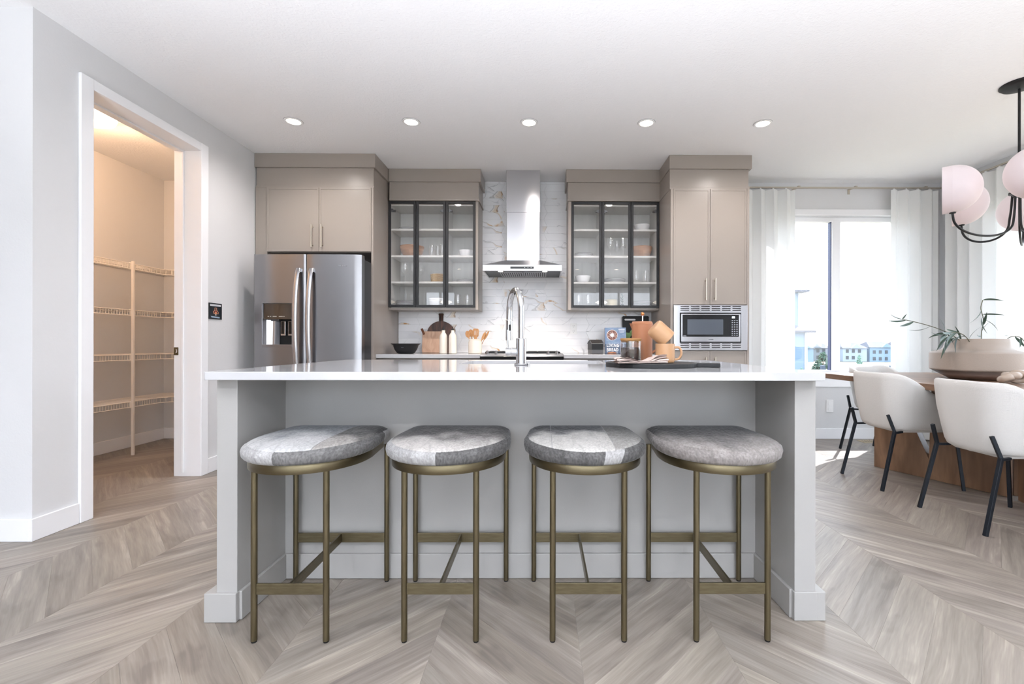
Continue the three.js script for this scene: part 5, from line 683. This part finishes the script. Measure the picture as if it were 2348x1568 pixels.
{ const t = thing('curtain_rail', 'thin brushed curtain rail with brackets above the dining window', 'curtain rail', [3.05, 2.655, ZC]); part(t, 'rail', bb(-1.12, 1.14, -0.004, 0.01, -0.012, 0.012, 0.002), M.nickel); for (const x of [-0.36, 0.24, 0.98]) part(t, 'bracket', [bb(x - 0.012, x + 0.012, 0.01, 0.02, -0.104, 0.016, 0.002), bb(x - 0.012, x + 0.012, -0.03, 0.02, -0.109, -0.104, 0.001)], M.nickel);
  const u = thing('curtain_rail', 'thin brushed curtain rail along the right wall', 'curtain rail', [XC, 2.655, -3.2]); part(u, 'rail', bb(-0.012, 0.012, -0.004, 0.01, -1.5, 1.75, 0.002), M.nickel); for (const z of [-1.3, -0.2, 0.9]) part(u, 'bracket', bb(-0.014, 0.089, 0.01, 0.02, z - 0.012, z + 0.012, 0.002), M.nickel); }
{ const t = thing('outlet', 'white outlet plate on the wall below the window', 'outlet', [3.09, 0.352, ZB + 0.0005]); part(t, 'plate', poly(rrect(-0.038, 0.038, -0.066, 0.066, 0.005), 0.006, 0.0015), M.white); for (const y of [-0.03, 0.03]) part(t, 'socket', poly(rrect(-0.017, 0.017, y - 0.02, y + 0.02, 0.012), 0.0025, 0.0006).translate(0, 0, 0.0055), M.white); }
{ const t = thing('floor_register', 'beige floor vent grille below the dining window', 'vent', [3.52, 0.0005, -4.72]); const g = [bb(-0.2, 0.2, 0, 0.004, -0.06, -0.048), bb(-0.2, 0.2, 0, 0.004, 0.048, 0.06), bb(-0.2, -0.188, 0, 0.004, -0.048, 0.048), bb(0.188, 0.2, 0, 0.004, -0.048, 0.048)]; part(t, 'frame', g, mat('#b9ab90', 0.5)); for (let i = 0; i < 14; i++) part(t, 'louvre', bb(-0.178 + i * 0.0265, -0.166 + i * 0.0265, 0, 0.003, -0.047, 0.047), mat('#b9ab90', 0.5)); part(t, 'duct', bb(-0.19, 0.19, 0, 0.0008, -0.05, 0.05), M.blackMatt); }
{ // framed notice on the left wall
  const t = thing('wall_sign', 'small black sign with an orange emblem on the left wall', 'sign', [XL + 0.0005, 1.272, -3.655]); const art = canvasTex(256, 256, (c, w, h) => { c.fillStyle = '#12161c'; c.fillRect(0, 0, w, h); c.fillStyle = '#dcdce0'; c.fillRect(10, 16, 226, 30); c.strokeStyle = '#77777d'; c.lineWidth = 3; c.beginPath(); c.moveTo(14, 31); c.lineTo(230, 31); c.stroke(); c.strokeStyle = '#d99a78'; c.lineWidth = 9; c.strokeRect(108, 74, 38, 36); c.beginPath(); c.moveTo(108, 108); c.lineTo(76, 142); c.lineTo(88, 168); c.lineTo(110, 166); c.moveTo(146, 108); c.lineTo(182, 146); c.lineTo(178, 170); c.lineTo(146, 166); c.stroke(); c.fillStyle = '#8c2b17'; c.fillRect(104, 122, 48, 16); c.fillStyle = '#d98d62'; c.fillRect(106, 140, 44, 36); c.fillStyle = '#b8a9a2'; c.fillRect(112, 178, 30, 22); c.fillStyle = '#9fb3c6'; c.beginPath(); c.moveTo(24, 214); c.lineTo(214, 222); c.lineTo(208, 244); c.lineTo(40, 236); c.fill(); });
  part(t, 'plate', bb(0, 0.008, -0.064, 0.064, -0.071, 0.071, 0.002), M.blackGloss); part(t, 'print', new THREE.PlaneGeometry(0.136, 0.122).rotateY(Math.PI / 2).translate(0.0086, 0, 0), mat('#ffffff', 0.3, { map: art })); }
// recessed ceiling lights
{ const lab = ['first recessed ceiling light from the left', 'second recessed ceiling light from the left', 'middle recessed ceiling light above the tap', 'second recessed ceiling light from the right', 'recessed ceiling light furthest right'];
  [-1.938, -1.024, -0.105, 0.813, 1.726].forEach((x, i) => {
    const t = thing('ceiling_light', lab[i], 'ceiling light', [x, CEIL, -3.553], 0, 'recessed ceiling lights');
    part(t, 'trim_ring', lathe([[0.05, -0.0005], [0.052, -0.006], [0.066, -0.005], [0.07, -0.0005], [0.05, -0.0005]]), M.white); part(t, 'diffuser', cyl(0.05, 0.05, 0.003, 0, -0.0035, 0, 32), glow('#fff0dc', 5));
    const s = new THREE.SpotLight('#fff6f2', 1.7, 0, 1.4, 0.6); s.name = 'downlight'; s.position.set(0, -0.012, 0); s.target.position.set(0, -1, 0); s.castShadow = true; s.shadow.radius = 2.4; t.add(s, s.target);
  });
  // the same fittings over the stools and the living room, out of view
  const src = scene.children.find((o) => o.name === 'ceiling_light'); let k = 0;
  for (const z of [-0.1, 1.5]) for (const x of [-1.938, -1.024, -0.105, 0.813, 1.726]) { const c = copyOf(src, `recessed ceiling light out of view, ${['first', 'second', 'third', 'fourth', 'fifth'][k++ % 5]} from the left in the ${z < 0 ? 'island' : 'living room'} row`, [x, CEIL, z]); c.userData.group = 'ceiling lights out of view'; for (const o of c.children) if (o.isSpotLight) { o.target = c.children.find((q) => q.type === 'Object3D'); o.intensity = z < 0 ? 0.8 : 3.8; o.color.set('#f4f7ff'); } }
}
{ // two uplights on the living room floor behind the camera
  const f = (label, x) => { const t = thing('floor_uplight', label, 'lamp', [x, 0.001, 0.8], 0, 'uplights out of view'); part(t, 'can', lathe([[0, 0], [0.1, 0], [0.1, 0.24], [0.094, 0.24], [0.094, 0.01], [0, 0.01]], 32), M.black); part(t, 'lens', cyl(0.093, 0.093, 0.01, 0, 0.215, 0, 32), glow('#fff6ee', 3)); const s = new THREE.SpotLight('#f3f7ff', 23, 0, 1.2, 0.35); s.name = 'uplight'; s.position.set(0, 0.25, 0); s.target.position.set(0, 2, 0); s.castShadow = true; s.shadow.radius = 4; t.add(s, s.target); };
  f('floor uplight left of the camera, out of view', -1.5); f('floor uplight right of the camera, out of view', 1.5);
}
// ================================================================ PANTRY
{ const t = thing('pantry_light', 'glowing flush ceiling light inside the pantry', 'ceiling light', [-3.4, CEIL, -3.42]); part(t, 'base', cyl(0.15, 0.15, 0.018, 0, -0.019, 0, 40), M.white); part(t, 'diffuser', lathe([[0, -0.075], [0.12, -0.07], [0.155, -0.055], [0.165, -0.03], [0.165, -0.02], [0, -0.02]], 48), glow('#ffe2bd', 2.0)); const p = new THREE.PointLight('#ffcfa4', 1.5); p.name = 'pantry_bulb'; p.position.set(0, -0.06, 0); p.castShadow = true; p.shadow.radius = 6; t.add(p); }
{ // wire shelves, one L-shaped shelf at a time, and the pole that carries them
  const ys = [0.484, 0.909, 1.313, 1.734], names = ['lowest', 'second lowest', 'second highest', 'highest'], xw = -4.028, xf = -3.715, zn = -2.6, zb = -4.862, zf = -4.51;
  ys.forEach((y, k) => {
    const t = thing('wire_shelf', `${names[k]} cream wire shelf in the pantry`, 'shelf', [xw, y, -3.7], 0, 'wire shelves in the pantry'), P = (n, g) => { const q = part(t, n, g, M.wire); q.position.set(-xw, -y, 3.7); };
    const r = 0.0026, R = 0.0045, lip = 0.048, x1 = xf, bend = [[xf, zf + 0.06], [xf + 0.02, zf + 0.02], [xf + 0.06, zf]];
    const edge = (yy) => tube([[xf, yy, zn], [xf, yy, -3.4], [xf, yy, zf + 0.12], ...bend.map(([a, b]) => [a, yy, b]), [xf + 0.2, yy, zf], [-2.85, yy, zf]], R, 80, 6);
    P('front_rod', [edge(y), edge(y - lip)]);
    const lipw = [], deck = []; for (let z = zn; z > zf + 0.09; z -= 0.0254) { lipw.push(rod([xf, y - lip, z], [xf, y, z], r, 5)); deck.push(rod([xw, y - 0.001, z], [xf, y, z], r, 5)); } for (let x = xf + 0.07; x < -2.86; x += 0.0254) { lipw.push(rod([x, y - lip, zf], [x, y, zf], r, 5)); deck.push(rod([x, y - 0.001, zb], [x, y, zf], r, 5)); } for (const [a, b] of bend) lipw.push(rod([a, y - lip, b], [a, y, b], r, 5)); for (let x = xw + 0.02; x < xf + 0.05; x += 0.0254) deck.push(rod([x, y - 0.001, zb], [x, y - 0.001, zf + 0.06], r, 5));
    P('lip_wires', lipw); P('deck_wires', deck); P('back_rod', [rod([xw + 0.003, y, zn], [xw + 0.003, y, zb], R, 6), rod([xw, y, zb + 0.003], [-2.85, y, zb + 0.003], R, 6), rod([xw + 0.16, y - 0.004, zn], [xw + 0.16, y - 0.004, zb], R, 6)]);
  });
  const p = thing('shelf_pole', 'cream vertical pole supporting the pantry wire shelves', 'pole', [-3.703, 0.001, -4.14]); part(p, 'pole', [bb(-0.011, 0.011, 0, 1.755, -0.009, 0.009, 0.003)], M.wire); for (const y of ys) part(p, 'clip', bb(-0.024, -0.009, y - 0.058, y + 0.01, -0.016, 0.016, 0.003), M.wire); }
// ================================================================ OUTSIDE THE WINDOW
{
  const grass = mat('#ffffff', 1, { map: (() => { const t = tex(512, 512, (u, v) => mix([100, 94, 78], [146, 137, 112], fbm(u * 40, v * 40, 4))); t.repeat.set(0.1, 0.1); return t; })() });
  const ground = new THREE.PlaneGeometry(700, 700, 70, 70).rotateX(-Math.PI / 2); { const p = ground.attributes.position; for (let i = 0; i < p.count; i++) { const d = -p.getZ(i); p.setY(i, -1.35 - 5.0 * step(30, 190, d) + 0.5 * (noise(p.getX(i) * 0.03, d * 0.03) - 0.5)); p.setXYZ(i, p.getX(i), p.getY(i), p.getZ(i)); } ground.computeVertexNormals(); }
  tag(part(scene, 'ground', muv(ground), grass), 'dry pale ground sloping away outside the window', null, null, 'structure');
  tag(part(scene, 'terrace', [bb(-12, 10, -0.4, -0.22, ZR + 0.3, 15)], mat('#d9d6cf', 0.9)), 'pale stone terrace behind the camera', null, null, 'structure');
  const roofM = mat('#4f4f57', 0.9), siding = mat('#6f8498', 0.8), siding2 = mat('#8a94a2', 0.8), trimM = mat('#b4bac2', 0.6), glassM = mat('#2c333d', 0.3);
  { // neighbouring house at the left edge of the window
    const t = thing('neighbour_house', 'blue-grey clad neighbouring house with stepped roofs seen through the left pane', 'house', [19.5, -1.3, -40]);
    const clad = (x0, x1, y0, y1, z0, z1) => { const g = []; for (let y = y0; y < y1; y += 0.2) g.push(bb(x0, x1, y, Math.min(y + 0.19, y1), z0, z1), bb(x0 + 0.012, x1 - 0.012, y, Math.min(y + 0.2, y1), z0 + 0.012, z1 - 0.012)); return g; };
    part(t, 'lower_wall', clad(-9, 3.74, 0, 3.3, -8, 0), siding); part(t, 'upper_wall', clad(-9, 3.5, 3.3, 6.9, -8, -0.6), siding); part(t, 'corner_trim', [bb(3.64, 3.8, 0, 3.3, -0.1, 0.08), bb(3.4, 3.56, 3.3, 6.9, -0.7, -0.52)], trimM);
    const hip = (x0, x1, y, z0, z1, h, run) => toCreasedNormals(loft([[[x0, y, z1], [x1, y, z1], [x1, y, z0], [x0, y, z0]], [[x0, y + 0.16, z1], [x1, y + 0.16, z1], [x1, y + 0.16, z0], [x0, y + 0.16, z0]], [[x0 + run, y + h, z1 - run], [x1 - run, y + h, z1 - run], [x1 - run, y + h, z0 + run], [x0 + run, y + h, z0 + run]]], { capStart: true, capEnd: true }), 0.3);
    part(t, 'roof', hip(-10, 4.3, 3.3, -9, 0.6, 1.6, 3.2), roofM); part(t, 'roof', hip(-10, 4.05, 6.9, -9, 0.1, 2.4, 4.2), roofM);
    part(t, 'gutter', [rod([4.3, 3.4, 0.6], [4.3, 3.4, -8.8], 0.07, 8), rod([4.05, 7.0, 0.1], [4.05, 7.0, -8.8], 0.07, 8), tube([[4.3, 3.35, 0.5], [4.2, 2.9, 0.4], [3.95, 2.6, 0.15], [3.84, 2.4, 0.12], [3.84, 0.1, 0.12]], 0.05, 40, 6), tube([[4.0, 6.95, 0.0], [3.95, 6.55, -0.1], [3.7, 6.35, -0.4], [3.6, 6.1, -0.5], [3.6, 5.0, -0.5]], 0.05, 40, 6)], trimM);
    part(t, 'window', [bb(1.6, 2.7, 1.0, 2.4, 0, 0.05)], glassM); part(t, 'foundation', bb(-9.05, 3.78, -0.6, 0.05, -8.05, 0.05), mat('#8b8d90', 0.9)); }
  { // terrace of far houses
    const H = (i, x, z, w, d, h, col, y) => { const t = thing('far_house', `distant pale house number ${i} of the far row seen from the left through the window`, 'house', [x, y, z], 0, 'far row of houses'); part(t, 'wall', bb(-w / 2, w / 2, 0, h, -d / 2, d / 2), col); part(t, 'roof', toCreasedNormals(loft([[[-w / 2 - 0.5, h, d / 2 + 0.5], [w / 2 + 0.5, h, d / 2 + 0.5], [w / 2 + 0.5, h, -d / 2 - 0.5], [-w / 2 - 0.5, h, -d / 2 - 0.5]], [[-w / 2 + 1.6, h + 2.3, 0.1], [w / 2 - 1.6, h + 2.3, 0.1], [w / 2 - 1.6, h + 2.3, -0.1], [-w / 2 + 1.6, h + 2.3, -0.1]]], { capStart: true, capEnd: true }), 0.3), roofM);
      for (let k = 0; k < 3; k++) for (const y2 of [0.9, 3.6]) if (y2 + 1.5 < h) part(t, 'window', bb(-w / 2 + 1.2 + k * (w - 2.4) / 3, -w / 2 + 2.4 + k * (w - 2.4) / 3, y2, y2 + 1.4, d / 2, d / 2 + 0.06), glassM); part(t, 'gable', new THREE.ExtrudeGeometry(new THREE.Shape([[-2, 0], [2, 0], [0, 1.7]].map((p) => V2(...p))), { depth: 1.2, bevelEnabled: false }).translate((i % 3 - 1) * 1.5, h, d / 2 - 0.4), col); };
    const words = ['one', 'two', 'three', 'four', 'five', 'six', 'seven', 'eight', 'nine', 'ten', 'eleven', 'twelve']; let k = 0;
    for (let i = 0; i < 11; i++) { const x = 92 + i * 11.6 + rr(-0.6, 0.6), z = -185 - rr(0, 10); H(i + 1, x, z, 9.8, 9, i < 4 ? 5.4 : 6.2, [siding2, siding, mat('#6a7078', 0.8)][i % 3], -6.6 + (i < 4 ? 0.4 : 0)); const t = scene.children[scene.children.length - 1]; t.userData.label = `distant pale house in the far row, number ${words[i]} from the left`; } }
  { // horizontal slat fence and garden wall
    const f = thing('garden_fence', 'low grey horizontal slat fence in the garden outside', 'fence', [11, -1.35, -13]); for (let i = 0; i < 8; i++) part(f, 'post', bb(-7 + i * 2, -6.9 + i * 2, 0, 1.75, -0.06, 0.06, 0.01), mat('#48525f', 0.8)); for (let r = 0; r < 9; r++) part(f, 'slat', bb(-7, 7.1, 0.1 + r * 0.175, 0.23 + r * 0.175, 0.06, 0.085, 0.004), mat('#4c5665', 0.8)); }
  const needle = (n, h, r, up) => { const g = [], q = V(0, 0, 0); for (let i = 0; i < n; i++) { const f = rnd(), a = rnd() * 6.283, R = r * (1 - f) * Math.sqrt(rr(0.15, 1)) * (up ? 1 : 1), y = h * (0.08 + 0.92 * f); const c = new THREE.ConeGeometry(0.05 * h * rr(0.5, 1), 0.16 * h * rr(0.6, 1.1), 4).rotateZ(up ? rr(-0.7, 0.7) : Math.PI / 2 + rr(0.1, 0.5)).rotateY(-a).translate(R * Math.cos(a), y, R * Math.sin(a)); g.push(c); } return g; };
  const tree = (name, label, p, h, r, m, up, n = 170) => { const t = thing(name, label, 'tree', p); part(t, 'trunk', cyl(0.05 * h * 0.5, 0.02 * h * 0.5, h * 0.8, 0, 0, 0, 8), mat('#6b5b4c', 0.9)); part(t, 'foliage', needle(n, h, r, up), m); };
  const pine = mat('#2f4a3a', 0.9), pale = mat('#5c7a6a', 0.9), gold = mat('#9a8350', 0.9);
  tree('spruce_tree', 'dark green spruce in the left window pane', [18.6, -1.5, -30], 1.9, 1.0, pine, false, 260); tree('columnar_tree', 'tall pale green tree in the right window pane', [42, -4.2, -60], 3.6, 0.9, pale, true, 240);
  tree('autumn_shrub', 'yellow autumn shrub left of the fence in the right pane', [44.5, -4.3, -60], 1.8, 0.9, gold, true); tree('autumn_shrub', 'golden autumn shrub at the right edge of the window', [47.5, -4.3, -62], 2.4, 1.1, gold, true); tree('autumn_shrub', 'small green garden shrub beside the spruce', [16.6, -1.5, -29], 1.0, 0.8, pale, true);
}
renderer.render(scene, camera);
